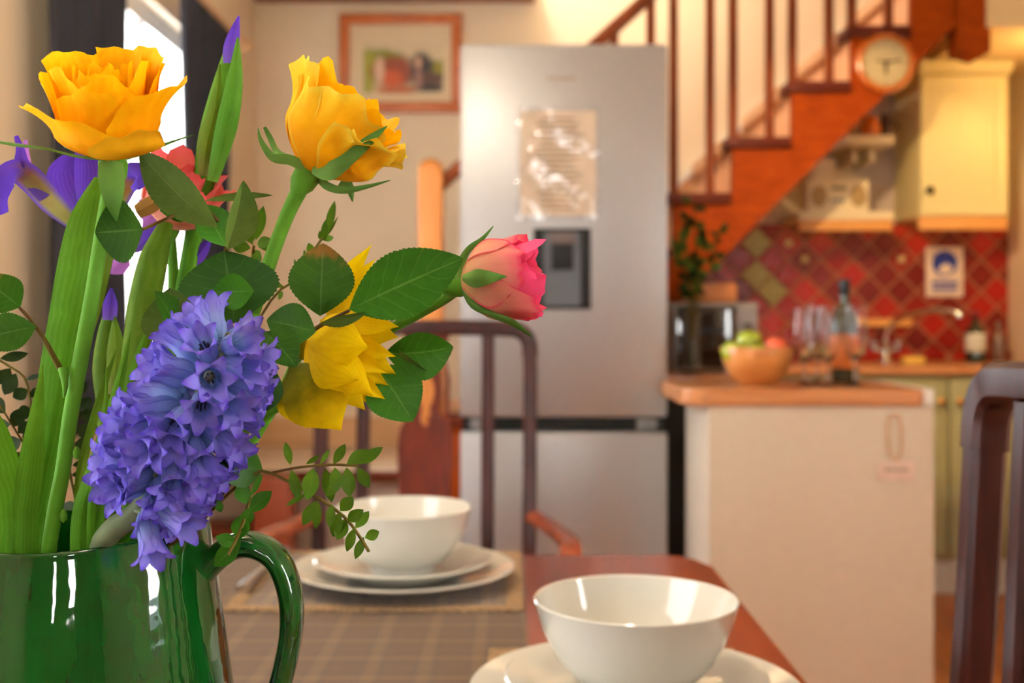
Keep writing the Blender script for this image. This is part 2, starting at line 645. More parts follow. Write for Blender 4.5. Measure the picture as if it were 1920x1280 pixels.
G = dict(
    dark=organic('rose_leaf_dark', [(0, lin(42, 80, 16)), (1, lin(30, 64, 10))], trans=0.16, veins=lin(96, 128, 70), rough=0.45),
    mid=organic('rose_leaf_green', [(0, lin(54, 106, 22)), (1, lin(44, 90, 18))], trans=0.22, veins=lin(120, 152, 76), rough=0.45),
    olive=organic('rose_leaf_underside', [(0, lin(92, 114, 46)), (1, lin(70, 98, 38))], trans=0.28, veins=lin(132, 140, 80), rough=0.6),
    brown=organic('rose_leaf_scorched', [(0, lin(40, 78, 14)), (1, lin(46, 78, 14))], trans=0.16, veins=lin(96, 128, 70), tip=(lin(116, 84, 34), 0.74), rough=0.5),
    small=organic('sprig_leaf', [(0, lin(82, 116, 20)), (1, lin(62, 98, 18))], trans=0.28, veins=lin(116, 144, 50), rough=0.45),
    sprigdark=organic('sprig_leaf_dark', [(0, lin(42, 58, 20)), (1, lin(32, 48, 20))], trans=0.12, veins=lin(72, 90, 42), rough=0.5),  # darker green than the other sprig leaves
    blade=organic('iris_leaf', [(0, lin(86, 132, 22)), (0.6, lin(74, 132, 28)), (1, lin(88, 142, 44))], trans=0.25, streak=lin(118, 162, 60), nscale=90, rough=0.5),
    bladeolive=organic('iris_sheath', [(0, lin(84, 122, 26)), (0.7, lin(102, 126, 30)), (1, lin(116, 118, 54))], trans=0.25, streak=lin(126, 146, 60), nscale=90, rough=0.5),
    stem=organic('rose_stem', [(0, lin(92, 146, 44)), (1, lin(84, 140, 34))], trans=0.0, nscale=80, rough=0.45),
    hstem=organic('hyacinth_stem', [(0, lin(108, 116, 96)), (1, lin(108, 122, 76))], trans=0.0, nscale=80, rough=0.5),
    twig=organic('twig', [(0, lin(96, 84, 30)), (1, lin(80, 54, 26))], trans=0.0, nscale=80, rough=0.6),
    sepal=organic('sepal', [(0, lin(116, 160, 72)), (1, lin(58, 100, 32))], trans=0.22, nscale=120, rough=0.55),
    papery=organic('withered_spathe', [(0, lin(150, 116, 52)), (1, lin(188, 144, 78))], trans=0.2, streak=lin(116, 82, 38), nscale=120, rough=0.7),
    rose=organic('yellow_rose_petal', [(0, lin(248, 150, 4)), (0.5, lin(252, 180, 6)), (1, lin(254, 200, 12))], streak=lin(246, 150, 8), trans=0.26, var=0.06, rough=0.6),
    roseb=organic('lemon_rose_petal', [(0, lin(246, 164, 8)), (0.5, lin(250, 190, 16)), (1, lin(250, 214, 46))], edge=(lin(236, 214, 70), 0.88), streak=lin(246, 176, 12), trans=0.28, var=0.08, rough=0.6),
    rosefade=organic('faded_rose_petal', [(0, lin(250, 184, 10)), (1, lin(246, 204, 40))], trans=0.28, var=0.14, rough=0.6),
    pink=organic('pink_rose_petal', [(0, lin(226, 190, 110)), (0.35, lin(236, 178, 140)), (0.8, lin(238, 150, 142)), (1, lin(236, 96, 130))], edge=(lin(236, 66, 110), 0.92), streak=lin(232, 140, 130), trans=0.36, var=0.08, rough=0.55),
    hotpink=organic('hot_pink_petal', [(0, lin(240, 160, 160)), (0.6, lin(246, 118, 158)), (1, lin(248, 82, 142))], trans=0.4, var=0.1, rough=0.55),
    coral=organic('coral_rose_petal', [(0, lin(236, 180, 146)), (0.6, lin(228, 138, 124)), (1, lin(214, 88, 92))], trans=0.4, var=0.12, rough=0.55),
    daff=organic('daffodil_petal', [(0, lin(214, 172, 8)), (0.4, lin(246, 210, 2)), (1, lin(250, 224, 8))], streak=lin(226, 178, 4), trans=0.28, var=0.1, rough=0.55),
    daffback=organic('daffodil_outer_petal', [(0, lin(70, 82, 12)), (0.45, lin(140, 130, 10)), (0.75, lin(222, 190, 6)), (1, lin(246, 214, 10))], trans=0.35, var=0.12, rough=0.55),
    hya=organic('hyacinth_petal', [(0, lin(126, 160, 206)), (0.35, lin(146, 162, 224)), (0.62, lin(146, 142, 224)), (1, lin(122, 104, 212))], edge=(lin(104, 76, 206), 0.9), trans=0.3, var=0.08, rough=0.5),
    iris=organic('iris_petal', [(0, lin(110, 84, 176)), (0.5, lin(96, 60, 186)), (1, lin(82, 48, 178))], trans=0.35, streak=lin(130, 100, 206), var=0.12, rough=0.55),
    irisfall=organic('iris_fall', [(0, lin(160, 166, 84)), (0.3, lin(164, 158, 96)), (0.5, lin(150, 104, 60)), (0.6, lin(98, 66, 186)), (1, lin(88, 56, 186))], edge=(lin(96, 66, 196), 0.45), trans=0.3, var=0.1, rough=0.55),
    lilac=organic('lilac_petal', [(0, lin(160, 104, 196)), (1, lin(186, 122, 214))], trans=0.4, var=0.1, rough=0.55),
)

# ================================================================== THE ROOM
T = 0.15
# back wall, left wall (with window opening), right wall, rear wall
wall_back = struct('wall_back', MB().box((XL - T, YB, 0), (XR + T, YB + T, 3.7)), m_wall)
WY0, WY1, WZ0, WZ1 = 2.95, 4.15, 0.86, 2.08
GY0, GY1, GZ1 = -0.25, 0.95, 2.1
struct('wall_left', MB().box((XL - T, YF, 0), (XL, GY0, 3.7)).box((XL - T, GY1, 0), (XL, WY0, 3.7))
       .box((XL - T, WY1, 0), (XL, YB, 3.7)).box((XL - T, GY0, GZ1), (XL, GY1, 3.7))
       .box((XL - T, WY0, WZ1), (XL, WY1, 3.7)).box((XL - T, WY0, 0), (XL, WY1, WZ0)), m_wall)
RY0, RY1 = -0.18, 0.38
struct('wall_right', MB().box((XR, YF, 0), (XR + T, RY0, 3.7)).box((XR, RY1, 0), (XR + T, YB, 3.7))
       .box((XR, RY0, 0), (XR + T, RY1, 0.83)).box((XR, RY0, 2.07), (XR + T, RY1, 3.7)), m_wall)
RW = [(0.44, 0.80), (-0.24, 0.0)]
RZ0, RZ1 = 1.08, 2.02
mb = MB()
xs = [XL - T, RW[1][0], RW[1][1], RW[0][0], RW[0][1], XR + T]
for i in range(0, 6, 2):
    mb.box((xs[i], YF - T, 0), (xs[i + 1], YF, 3.7))
for a, c in RW:
    mb.box((a, YF - T, 0), (c, YF, RZ0)).box((a, YF - T, RZ1), (c, YF, 3.7))
struct('wall_front', mb, mat('dark_unseen_wall', lin(128, 104, 82), 0.9, var=0.3, scale=9, bump=0.3))  # unseen wall; its brown is made up to dim reflections in the jug

floor = struct('floor', MB().box((XL - T, YF - T, -0.12), (XR + T, YB + T, -0.012)), m_floor)
pw, pl = 0.138, 1.7
plank = None
for i in range(24):
    x = XL + 0.004 + i * pw
    for k in range(-1, 5):
        y0 = YF + 0.01 + k * pl + (i % 3) * 0.55
        y1 = y0 + pl - 0.004
        y0, y1 = max(y0, YF + 0.005), min(y1, YB - 0.005)
        if y1 - y0 < 0.05:
            continue
        pk = MB().box((x, y0, -0.012), (x + pw - 0.004, y1, 0.0), 0.002).build('plank', m_floor, floor, smooth=False)

# dining ceiling, the lower kitchen ceiling with its fascia, the stairwell roof
struct('ceiling', MB().box((XL - T, YF - T, 2.52), (XR + T, 4.1, 2.62)).box((XL - T, 4.1, 2.52), (0.1, YB + T, 2.62)), m_ceil)
struct('ceiling_kitchen', MB().box((1.74, 4.1, 2.15), (XR, YB, 2.52)), mat('kitchen_ceiling_paint', lin(240, 214, 160), 0.8, var=0.02))
struct('ceiling_stairwell', MB().box((XL - T, 4.1, 3.6), (XR + T, YB + T, 3.7)), m_ceil)
struct('wall_stairwell', MB().box((XL - T, 3.98, 2.62), (XR + T, 4.1, 3.7)), m_wall)
struct('trim_1', MB().box((XL, YB - 0.07, 2.475), (0.1, YB, 2.52), 0.006), m_beam)
struct('baseboard_back', MB().box((XL, YB - 0.02, 0.515), (-0.36, YB, 0.65), 0.004), m_skirt)
struct('baseboard_left', MB().box((XL, GY1, 0.0), (XL + 0.02, 3.7, 0.14), 0.004), m_skirt)

# side window: frame, mullion, panes, sill
w1 = struct('window_1', MB().box((XL - 0.10, WY0, WZ0), (XL - 0.04, WY0 + 0.06, WZ1), 0.004)
            .box((XL - 0.10, WY1 - 0.06, WZ0), (XL - 0.04, WY1, WZ1), 0.004)
            .box((XL - 0.10, WY0, WZ0), (XL - 0.04, WY1, WZ0 + 0.06), 0.004)
            .box((XL - 0.10, WY0, WZ1 - 0.06), (XL - 0.04, WY1, WZ1), 0.004), m_white)
MB().box((XL - 0.09, 3.52, WZ0 + 0.06), (XL - 0.05, 3.58, WZ1 - 0.06), 0.003).build('mullion', m_white, w1)
for a, c in ((WY0 + 0.06, 3.52), (3.58, WY1 - 0.06)):
    MB().box((XL - 0.074, a, WZ0 + 0.06), (XL - 0.070, c, WZ1 - 0.06)).build('pane', m_pane, w1)
MB().box((XL - 0.06, WY0 - 0.04, WZ0 - 0.03), (XL + 0.06, WY1 + 0.04, WZ0), 0.006).build('window_sill', m_white, w1)
w4 = struct('window_4', MB().box((XR + 0.04, RY0, 0.83), (XR + 0.10, RY0 + 0.05, 2.07), 0.004).box((XR + 0.04, RY1 - 0.05, 0.83), (XR + 0.10, RY1, 2.07), 0.004)
            .box((XR + 0.04, RY0, 0.83), (XR + 0.10, RY1, 0.88), 0.004).box((XR + 0.04, RY0, 2.02), (XR + 0.10, RY1, 2.07), 0.004), m_white)
for a, c in ((RY0 + 0.05, RY1 - 0.05),):
    MB().box((XR + 0.070, a, 0.88), (XR + 0.074, c, 2.02)).build('pane', m_pane, w4)
# glazed garden door beside the table and two rear windows, behind the photographer
d1 = struct('door_1', MB().box((XL - 0.10, GY0, 0), (XL - 0.04, GY0 + 0.1, GZ1), 0.004)
            .box((XL - 0.10, GY1 - 0.1, 0), (XL - 0.04, GY1, GZ1), 0.004)
            .box((XL - 0.10, GY0, 0), (XL - 0.04, GY1, 0.2), 0.004)
            .box((XL - 0.10, GY0, GZ1 - 0.1), (XL - 0.04, GY1, GZ1), 0.004), m_white)
MB().box((XL - 0.074, GY0 + 0.1, 0.2), (XL - 0.07, GY1 - 0.1, GZ1 - 0.1)).build('pane', m_pane, d1)
for k, (a, c) in enumerate(RW):
    w = struct('window_%d' % (k + 2), MB().box((a, YF - 0.1, RZ0), (a + 0.05, YF - 0.04, RZ1), 0.004)
               .box((c - 0.05, YF - 0.1, RZ0), (c, YF - 0.04, RZ1), 0.004)
               .box((a, YF - 0.1, RZ0), (c, YF - 0.04, RZ0 + 0.05), 0.004)
               .box((a, YF - 0.1, RZ1 - 0.05), (c, YF - 0.04, RZ1), 0.004), m_white)
    for x0, x1 in ((a + 0.05, c - 0.05),):
        MB().box((x0, YF - 0.074, RZ0 + 0.05), (x1, YF - 0.07, RZ1 - 0.05)).build('pane', m_pane, w)


# curtains and their pole
def curtain(y0, y1, z0, z1, folds, label):
    t = thing('curtain', (XL + 0.07, (y0 + y1) / 2, z0), label, 'curtain', 'curtains of the side window')

    def fn(u, v):
        w = 1 - 0.06 * math.sin(PI * v)
        y = (y0 + y1) / 2 + (u - 0.5) * (y1 - y0) * w
        return Vector((XL + 0.075 + 0.028 * math.sin(u * folds * 2 * PI) * (0.6 + 0.4 * (1 - v)) + 0.006 * math.sin(u * 23 + v * 5), y, z0 + (z1 - z0) * v))
    o = MB().grid(fn, folds * 10, 12).build('drape', m_curtain, t)
    sm = o.modifiers.new('cloth', 'SOLIDIFY')
    sm.thickness = 0.004
    MB().tube([(XL + 0.075, y0, z1 + 0.004), (XL + 0.075, y1, z1 + 0.004)], 0.014, 8).build('heading_tape', m_curtain, t)


curtain(2.545, 3.056, 0.80, 2.13, 5, 'charcoal curtain on the side of the window nearer the table')
curtain(3.573, 4.18, 0.80, 2.13, 5, 'charcoal curtain on the side of the window nearer the stair')
t = thing('curtain_pole', (XL, 3.4, 2.145), 'pale curtain pole above the side window', 'curtain pole')
MB().tube([(XL + 0.075, 2.44, 2.16), (XL + 0.075, 4.40, 2.16)], 0.014, 12).build('pole', m_skirt, t)
for y in (2.49, 4.34):
    MB().box((XL, y - 0.012, 2.147), (XL + 0.075, y + 0.012, 2.173), 0.003).build('bracket', m_skirt, t)
for y in (2.42, 4.42):
    MB().lathe([(0.0, -0.025), (0.018, -0.018), (0.025, 0), (0.018, 0.018), (0, 0.025)], (XL + 0.075, y, 2.16), 12).build('finial', m_skirt, t)

# ================================================================== STAIRCASE
SY0, SY1 = 4.15, 4.94
RISE, RUN = 0.2055, 0.221
X0 = (1255 - 960) / F * SY0          # left end of the tread that shows just right of the fridge
Z0 = CH + (YH - 362) / F * SY0
stair = thing('staircase', (0, SY0, 0), 'reddish wooden staircase with square spindles rising behind the fridge', 'staircase')
LZ = Z0 - 5 * RISE
k0, k1 = -4, 5
NX = (808 - 960) / F * SY0
# landing at the foot, two steps down to the floor
MB().box((XL + 0.01, SY0, LZ - 0.04), (X0 + k0 * RUN + 0.02, SY1 - 0.03, LZ), 0.006).build('landing_top', mat('landing_boards', lin(236, 214, 190), 0.25, var=0.04, coat=0.4), stair)
MB().box((XL + 0.01, SY0 + 0.03, 0), (X0 + k0 * RUN, SY0 + 0.05, LZ - 0.04)).build('landing_panel', mat('landing_panel_shadow', lin(168, 146, 130), 0.6, var=0.05), stair)  # grey-brown tone puts the shadow on this panel into its colour
MB().box((XL + 0.01, SY0 - 0.012, LZ - 0.035), (X0 + k0 * RUN, SY0, LZ - 0.002), 0.004).build('landing_nosing', m_tread, stair)
for i, z in enumerate((LZ * 2 / 3, LZ / 3)):
    y1 = SY0 - 0.012 - i * 0.24
    MB().box((XL + 0.01, y1 - 0.25, z - 0.035), (-0.93, y1 - 0.004, z), 0.006).build('tread', m_tread, stair)
    MB().box((XL + 0.01, y1 - 0.23, 0.004 if i else LZ / 3 + 0.004), (-0.94, y1 - 0.21, z - 0.036)).build('riser', m_white, stair)
MB().box((-0.925, SY0 - 0.16, 0), (-0.79, SY0 - 0.02, LZ - 0.01), 0.008).build('newel_post', mat('red_brown_post', lin(150, 66, 36), 0.4, var=0.1), stair)
# cut string: stepped above, straight below
poly = []
for k in range(k0, k1):
    x = X0 + k * RUN + 0.012
    z = Z0 + k * RISE - 0.04
    poly += [(x, z), (x + RUN, z)]
slope = RISE / RUN
xe, ze = poly[-1]
drop = 0.40
poly = [(poly[0][0], poly[0][1] - 0.05)] + poly[0:]
low = []
ax, az = (1580 - 960) / F * SY0, CH + (YH - 258) / F * SY0     # a point of the straight lower edge
sl = 1.0
low.append((xe, az + (xe - ax) * sl))
xl_ = poly[0][0]
low.append((xl_ + 0.02, max(0.02, az + (xl_ + 0.02 - ax) * sl)))
poly = poly + [(xe, az + (xe - ax) * sl)] + [(max(xl_, ax - (az - 0.05)) + 0.02, max(az + (xl_ + 0.02 - ax) * sl, 0.05))]
MB().prism(poly, 'y', SY0, SY0 + 0.035).build('outer_string', m_stair, stair, smooth=False)
for k in range(k0, k1 + 1):
    x = X0 + k * RUN
    z = Z0 + k * RISE
    MB().box((x - 0.012, SY0 - 0.03, z - 0.04), (x + RUN + 0.005, SY1 - 0.03, z), 0.008).build('tread', m_tread, stair)
    MB().box((x - 0.018, SY0 + 0.1, z - 0.046), (x + RUN - 0.006, SY1 - 0.032, z + 0.006), 0.006).build('stair_carpet', mat('tan_carpet', lin(206, 160, 122), 0.95, var=0.12, scale=200) if k == k0 else bpy.data.materials['tan_carpet'], stair)
    MB().box((x + 0.012, SY0 + 0.036, z - RISE), (x + 0.03, SY1 - 0.03, z - 0.04)).build('riser', mat('riser_paint', lin(226, 170, 130), 0.5, var=0.03) if k == k0 else bpy.data.materials['riser_paint'], stair)
# wall string: a tan board with a pale top edge running up the wall
p0, p1 = ((1290 - 960) / F * 4.9, CH + (YH - 335) / F * 4.9), ((1660 - 960) / F * 4.9, CH + (YH - 0) / F * 4.9)
dx, dz = p1[0] - p0[0], p1[1] - p0[1]
q = lambda s, o: (p0[0] + dx * s, p0[1] + dz * s + o)
MB().prism([q(-1.1, -0.4), q(1.6, -0.4), q(1.6, 0), q(-1.1, 0)], 'y', SY1 - 0.02, SY1 + 0.008).build('wall_string', m_skirt, stair, smooth=False)
MB().prism([q(-1.1, 0.0), q(1.6, 0.0), q(1.6, 0.035), q(-1.1, 0.035)], 'y', SY1 - 0.028, SY1 + 0.008).build('string_capping', m_white, stair, smooth=False)
# balusters: two to a tread, and the rail they carry
hr0 = (842, 345)
rail_y = lambda px: 345 - (px - 842) * 0.902


def railz(px):
    return CH + (YH - rail_y(px)) / F * SY0


for k in range(k0, k1):
    for px0 in (1264, 1333):
        px = px0 + k * RUN / SY0 * F
        x = (px - 960) / F * SY0
        zb = Z0 + (k + (0 if px0 < 1300 else 0)) * RISE
        zt = railz(px) + 0.01
        if zt > 3.4:
            continue
        MB().box((x - 0.016, SY0 - 0.016 + 0.02, zb), (x + 0.016, SY0 + 0.016 + 0.02, zt), 0.003).build('baluster', m_baluster, stair, smooth=False)
ra, rb = 815, 1790
pa = Vector(((ra - 960) / F * SY0, SY0 + 0.02, railz(ra) + 0.03))
pb = Vector(((rb - 960) / F * SY0, SY0 + 0.02, railz(rb) + 0.03))
mb = MB()
prof = [(-0.03, -0.03), (0.03, -0.03), (0.034, 0.0), (0.024, 0.03), (-0.024, 0.03), (-0.034, 0.0)]
vs = [p + Vector((0, a, c)) for p in (pa, pb) for a, c in prof]
mb.add(vs, [[0, 1, 2, 3, 4, 5][::-1], [6, 7, 8, 9, 10, 11]] + [[i, (i + 1) % 6, 6 + (i + 1) % 6, 6 + i] for i in range(6)])
mb.build('handrail', m_baluster, stair, smooth=False)
# newels: pale pine at the landing, dark drop newel at the top
mb = MB().box((NX - 0.046, SY0 - 0.046 + 0.02, 0), (NX + 0.046, SY0 + 0.046 + 0.02, 1.645), 0.006)
mb.lathe([(0.046, 0), (0.044, 0.012), (0.034, 0.026), (0.015, 0.036), (0, 0.038)], (NX, SY0 + 0.02, 1.64), 16)
mb.build('newel_post', m_newel, stair)
UX = (1821 - 960) / F * SY0
mb = MB().box((UX - 0.058, SY0 - 0.058 + 0.02, 2.06), (UX + 0.058, SY0 + 0.058 + 0.02, 3.2), 0.006)
c = Vector((UX, SY0 + 0.02, 0))
vs = [c + Vector((sx * 0.052, sy * 0.052, 2.062)) for sx, sy in ((-1, -1), (1, -1), (1, 1), (-1, 1))] + [c + Vector((0, 0, 2.03))]
mb.add(vs, [[0, 1, 4], [1, 2, 4], [2, 3, 4], [3, 0, 4]])
mb.build('drop_newel', m_stair, stair, smooth=False)
MB().box(((1752 - 960) / F * SY0, SY0 + 0.037, 2.14), (UX - 0.06, SY0 + 0.06, 3.0)).build('trimmer', m_tread, stair)

# clock on the outer string
cc = P(1657, 120, SY0 - 0.004)
clock = thing('wall_clock', (cc.x, SY0, cc.z - 0.112), 'round wall clock in an orange wooden rim on the stair side', 'clock')
MB().lathe([(0.0, 0), (0.108, 0), (0.112, 0.012), (0.106, 0.03), (0.094, 0.034), (0.09, 0.022), (0.0, 0.022)], (cc.x, SY0, cc.z), 40, axis=(0, -1, 0)).build('rim', wood('clock_rim_wood', lin(188, 92, 30), lin(208, 112, 44), 0.25, (8, 8, 8), coat=0.5), clock)
MB().lathe([(0.083, 0), (0.092, 0), (0.092, 0.005), (0.083, 0.005), (0.083, 0)], (cc.x, SY0 - 0.023, cc.z), 40, axis=(0, -1, 0)).build('bezel', m_brass, clock)
face = MB().lathe([(0.0, 0), (0.084, 0), (0.084, 0.003), (0.0, 0.003)], (cc.x, SY0 - 0.021, cc.z), 40, axis=(0, -1, 0)).build('dial', mat('clock_dial', lin(188, 170, 128), 0.5, var=0.03), clock)
for h in range(12):
    a = h * PI / 6
    rm = Matrix.Rotation(-a, 3, 'Y')
    MB().box((cc.x - 0.003, SY0 - 0.0255, cc.z + 0.062), (cc.x + 0.003, SY0 - 0.0245, cc.z + 0.078), rot=Matrix.Rotation(a, 3, 'Y'), piv=(cc.x, SY0 - 0.025, cc.z)).build('hour_mark', m_ink, face)
for nm, a, l, w in (('hour_hand', 178, 0.042, 0.008), ('minute_hand', 80, 0.058, 0.006), ('second_hand', 285, 0.04, 0.004)):
    MB().box((cc.x - w / 2, SY0 - 0.029, cc.z - 0.01), (cc.x + w / 2, SY0 - 0.027, cc.z + l), rot=Matrix.Rotation(R(a), 3, 'Y'), piv=(cc.x, SY0 - 0.028, cc.z)).build(nm, m_iron, clock)

# ================================================================== PICTURE ON THE WALL
s = YB / F
px0, px1, py0, py1 = 637, 866, 28, 212
pc = P((px0 + px1) / 2, (py0 + py1) / 2, YB)
hw, hh = (px1 - px0) / 2 * s, (py1 - py0) / 2 * s
pic = thing('framed_picture', (pc.x, YB, pc.z - hh), 'wood-framed print of brown horses hung beside the fridge', 'picture')
fw = 0.046
for nm, lo, hi in (('frame_bar', (-hw, hh - fw), (hw, hh)), ('frame_bar', (-hw, -hh), (hw, -hh + fw)),
                   ('frame_bar', (-hw, -hh + fw), (-hw + fw, hh - fw)), ('frame_bar', (hw - fw, -hh + fw), (hw, hh - fw))):
    MB().box((pc.x + lo[0], YB - 0.026, pc.z + lo[1]), (pc.x + hi[0], YB - 0.001, pc.z + hi[1]), 0.004).build(nm, m_frame, pic)
MB().box((pc.x - hw + fw, YB - 0.014, pc.z - hh + fw), (pc.x + hw - fw, YB - 0.003, pc.z + hh - fw)).build('mount', mat('picture_mount', lin(232, 212, 176), 0.8, var=0.02), pic)
pr = P(757, 128, YB)
gw, gh = 0.175, 0.115
br, dk, gr = lin(140, 60, 30), lin(46, 34, 30), lin(130, 134, 30)
blobs = [(0, 0.09, 0.24, 0.045, lin(224, 206, 170)), (-0.10, 0.045, 0.10, 0.035, gr), (-0.16, -0.02, 0.04, 0.10, lin(160, 160, 50)), (0.155, -0.005, 0.05, 0.035, lin(150, 140, 40)),
         (-0.04, -0.02, 0.10, 0.07, br), (-0.05, -0.05, 0.05, 0.04, lin(196, 86, 40)), (0.08, 0.005, 0.05, 0.06, dk), (0.11, -0.05, 0.09, 0.03, lin(90, 60, 46)),
         (0.11, -0.09, 0.08, 0.018, dk), (-0.03, -0.10, 0.09, 0.02, lin(176, 96, 54)), (-0.105, -0.01, 0.022, 0.06, lin(226, 188, 160)), (0.066, 0.02, 0.014, 0.026, lin(222, 176, 146)), (0.068, -0.05, 0.014, 0.05, lin(160, 120, 108))]
MB().box((pr.x - gw, YB - 0.0155, pr.z - gh), (pr.x + gw, YB - 0.0142, pr.z + gh)).build('print', painted('horse_print', lin(226, 208, 168), blobs), pic).location = (0, 0, 0)
o = bpy.data.objects['print']
for v in o.data.vertices:
    v.co -= Vector((pr.x, YB, pr.z)) - Vector(pic.location)
o.location = Vector((pr.x, YB, pr.z)) - Vector(pic.location)

# ================================================================== FRIDGE
FY = 3.28
fx0, fx1 = (863 - 960) / F * FY, (1252 - 960) / F * FY
fz1 = CH + (YH - 82) / F * FY
zs0, zs1 = CH + (YH - 810) / F * FY, CH + (YH - 782) / F * FY
fr = thing('fridge_freezer', ((fx0 + fx1) / 2, FY, 0), 'tall silver fridge freezer with a water dispenser in the door', 'fridge')
MB().box((fx0 + 0.004, FY + 0.06, 0.02), (fx1 - 0.004, FY + 0.66, fz1 - 0.004), 0.006).build('cabinet', m_fside, fr)
ud = MB().box((fx0, FY, zs1), (fx1, FY + 0.056, fz1), 0.010).build('upper_door', m_steel, fr)
ld = MB().box((fx0, FY, 0.03), (fx1, FY + 0.056, zs0), 0.010).build('lower_door', m_steel, fr)
MB().box((fx0 + 0.006, FY + 0.022, zs0 + 0.001), (fx1 - 0.006, FY + 0.058, zs1 - 0.001)).build('handle_recess', m_black, fr)
for x in (fx0 + 0.06, fx1 - 0.06):
    MB().box((x - 0.03, FY + 0.012, zs0 + 0.004), (x + 0.03, FY + 0.022, zs1 - 0.004), 0.004).build('hinge_cover', m_grey, fr)
for x in (fx0 + 0.05, fx1 - 0.05):
    MB().lathe([(0.02, 0), (0.02, 0.03)], (x, FY + 0.12, 0), 12).build('foot', m_black, fr)


def fp(px, py, dy=0.0):
    p = P(px, py, FY)
    return Vector((p.x, FY - dy, p.z))


a, c = fp(1000, 580), fp(1108, 428)
disp = MB().box((a.x, FY - 0.006, a.z), (a.x + 0.030, FY - 0.001, c.z), 0.002).box((c.x - 0.030, FY - 0.006, a.z), (c.x, FY - 0.001, c.z), 0.002) \
    .box((a.x + 0.022, FY - 0.006, c.z - 0.012), (c.x - 0.022, FY - 0.001, c.z), 0.002).box((a.x + 0.022, FY - 0.006, a.z), (c.x - 0.022, FY - 0.001, a.z + 0.01), 0.002).build('water_dispenser', m_black, ud)
MB().box((a.x + 0.022, FY - 0.002, a.z + 0.01), (c.x - 0.022, FY - 0.0005, c.z - 0.012)).build('dispenser_back', mat('dispenser_grey', lin(84, 90, 96), 0.4, 0.2, 0.1, 8), ud)
MB().box((a.x + 0.052, FY - 0.012, a.z + 0.115), (c.x - 0.052, FY - 0.002, c.z - 0.03), 0.004).build('dispenser_lever', m_black, ud)
MB().box((a.x + 0.045, FY - 0.016, c.z - 0.045), (c.x - 0.045, FY - 0.002, c.z - 0.013), 0.004).build('dispenser_spout', mat('spout_grey', lin(96, 84, 84), 0.4), ud)
for i in range(6):
    g = fp(1027 + i * 9, 147)
    MB().box((g.x, FY - 0.0012, g.z - 0.005), (g.x + 0.010, FY - 0.0004, g.z + 0.005)).build('badge_letter', m_ink, ud)
# the notice in its plastic sleeve, held to the door
a, c = fp(968, 412), fp(1125, 200)
nt_ = thing('notice_sheet', ((a.x + c.x) / 2, FY - 0.003, a.z), 'printed notice in a shiny plastic sleeve on the fridge door', 'notice')
MB().box((a.x + 0.012, FY - 0.0028, a.z + 0.012), (c.x - 0.012, FY - 0.0018, c.z - 0.012)).build('paper_sheet', m_paper, nt_)
sleeve, nts, bs = newmat('plastic_sleeve')
gl_ = nd(nts, 'ShaderNodeBsdfGlossy')
gl_.inputs['Roughness'].default_value = 0.06
tp_ = nd(nts, 'ShaderNodeBsdfTransparent')
mx_s = nd(nts, 'ShaderNodeMixShader')
mx_s.inputs[0].default_value = 0.10
nts.links.new(tp_.outputs[0], mx_s.inputs[1])
nts.links.new(gl_.outputs[0], mx_s.inputs[2])
nts.links.new(mx_s.outputs[0], nts.nodes['Material Output'].inputs[0])
nzs = nd(nts, 'ShaderNodeTexNoise')
nzs.inputs['Scale'].default_value = 9
tcs = nd(nts, 'ShaderNodeTexCoord')
nts.links.new(tcs.outputs['Object'], nzs.inputs['Vector'])
bps = nd(nts, 'ShaderNodeBump')
bps.inputs['Strength'].default_value = 0.25
bps.inputs['Distance'].default_value = 0.03
nts.links.new(nzs.outputs[0], bps.inputs['Height'])
nts.links.new(bps.outputs[0], gl_.inputs['Normal'])


def slv(u, v):
    return Vector((a.x + (c.x - a.x) * u, FY - 0.006 - 0.004 * math.sin(u * 7 + v * 5) * math.sin(v * 9), a.z + (c.z - a.z) * v))


MB().grid(slv, 14, 18).build('sleeve', sleeve, nt_)
for i in range(17):
    z = c.z - 0.035 - i * 0.0165
    w = random.uniform(0.55, 0.95) if i % 4 else 0.5
    cx = (a.x + c.x) / 2
    hw_ = (c.x - a.x) / 2 - 0.03
    MB().box((cx - hw_ * w, FY - 0.0032, z - 0.003), (cx + hw_ * w, FY - 0.0029, z + 0.003)).build('text_line', m_ink, nt_)

# ================================================================== KITCHEN
# splashback tiles set on the diagonal, fixed to the back wall
tx0, tx1, tz0, tz1 = (1255 - 960) / F * YB, XR, 0.9, 1.50
MB().box((tx0, YB - 0.006, tz0), (tx1, YB + 0.001, tz1)).build('grout_bed', m_grout, wall_back, smooth=False)
reds = [mat('red_tile_a', lin(142, 16, 8), 0.3, var=0.15), mat('red_tile_b', lin(118, 14, 10), 0.3, var=0.15), mat('red_tile_c', lin(166, 22, 8), 0.3, var=0.15)]
m_greentile = mat('green_tile', lin(190, 192, 112), 0.35, var=0.3, scale=60)
m_motif = mat('tile_motif', lin(206, 186, 130), 0.3, var=0.2, scale=60)
tp, th = 0.1415, 0.064


def clip(poly, x0, x1, z0, z1):
    for ax_, lim, sg in ((0, x0, 1), (0, x1, -1), (1, z0, 1), (1, z1, -1)):
        out = []
        for i in range(len(poly)):
            p, q_ = poly[i], poly[(i + 1) % len(poly)]
            dp, dq = (p[ax_] - lim) * sg, (q_[ax_] - lim) * sg
            if dp >= 0:
                out.append(p)
            if dp * dq < 0:
                f_ = dp / (dp - dq)
                out.append((p[0] + (q_[0] - p[0]) * f_, p[1] + (q_[1] - p[1]) * f_))
        poly = out
        if not poly:
            return poly
    return poly


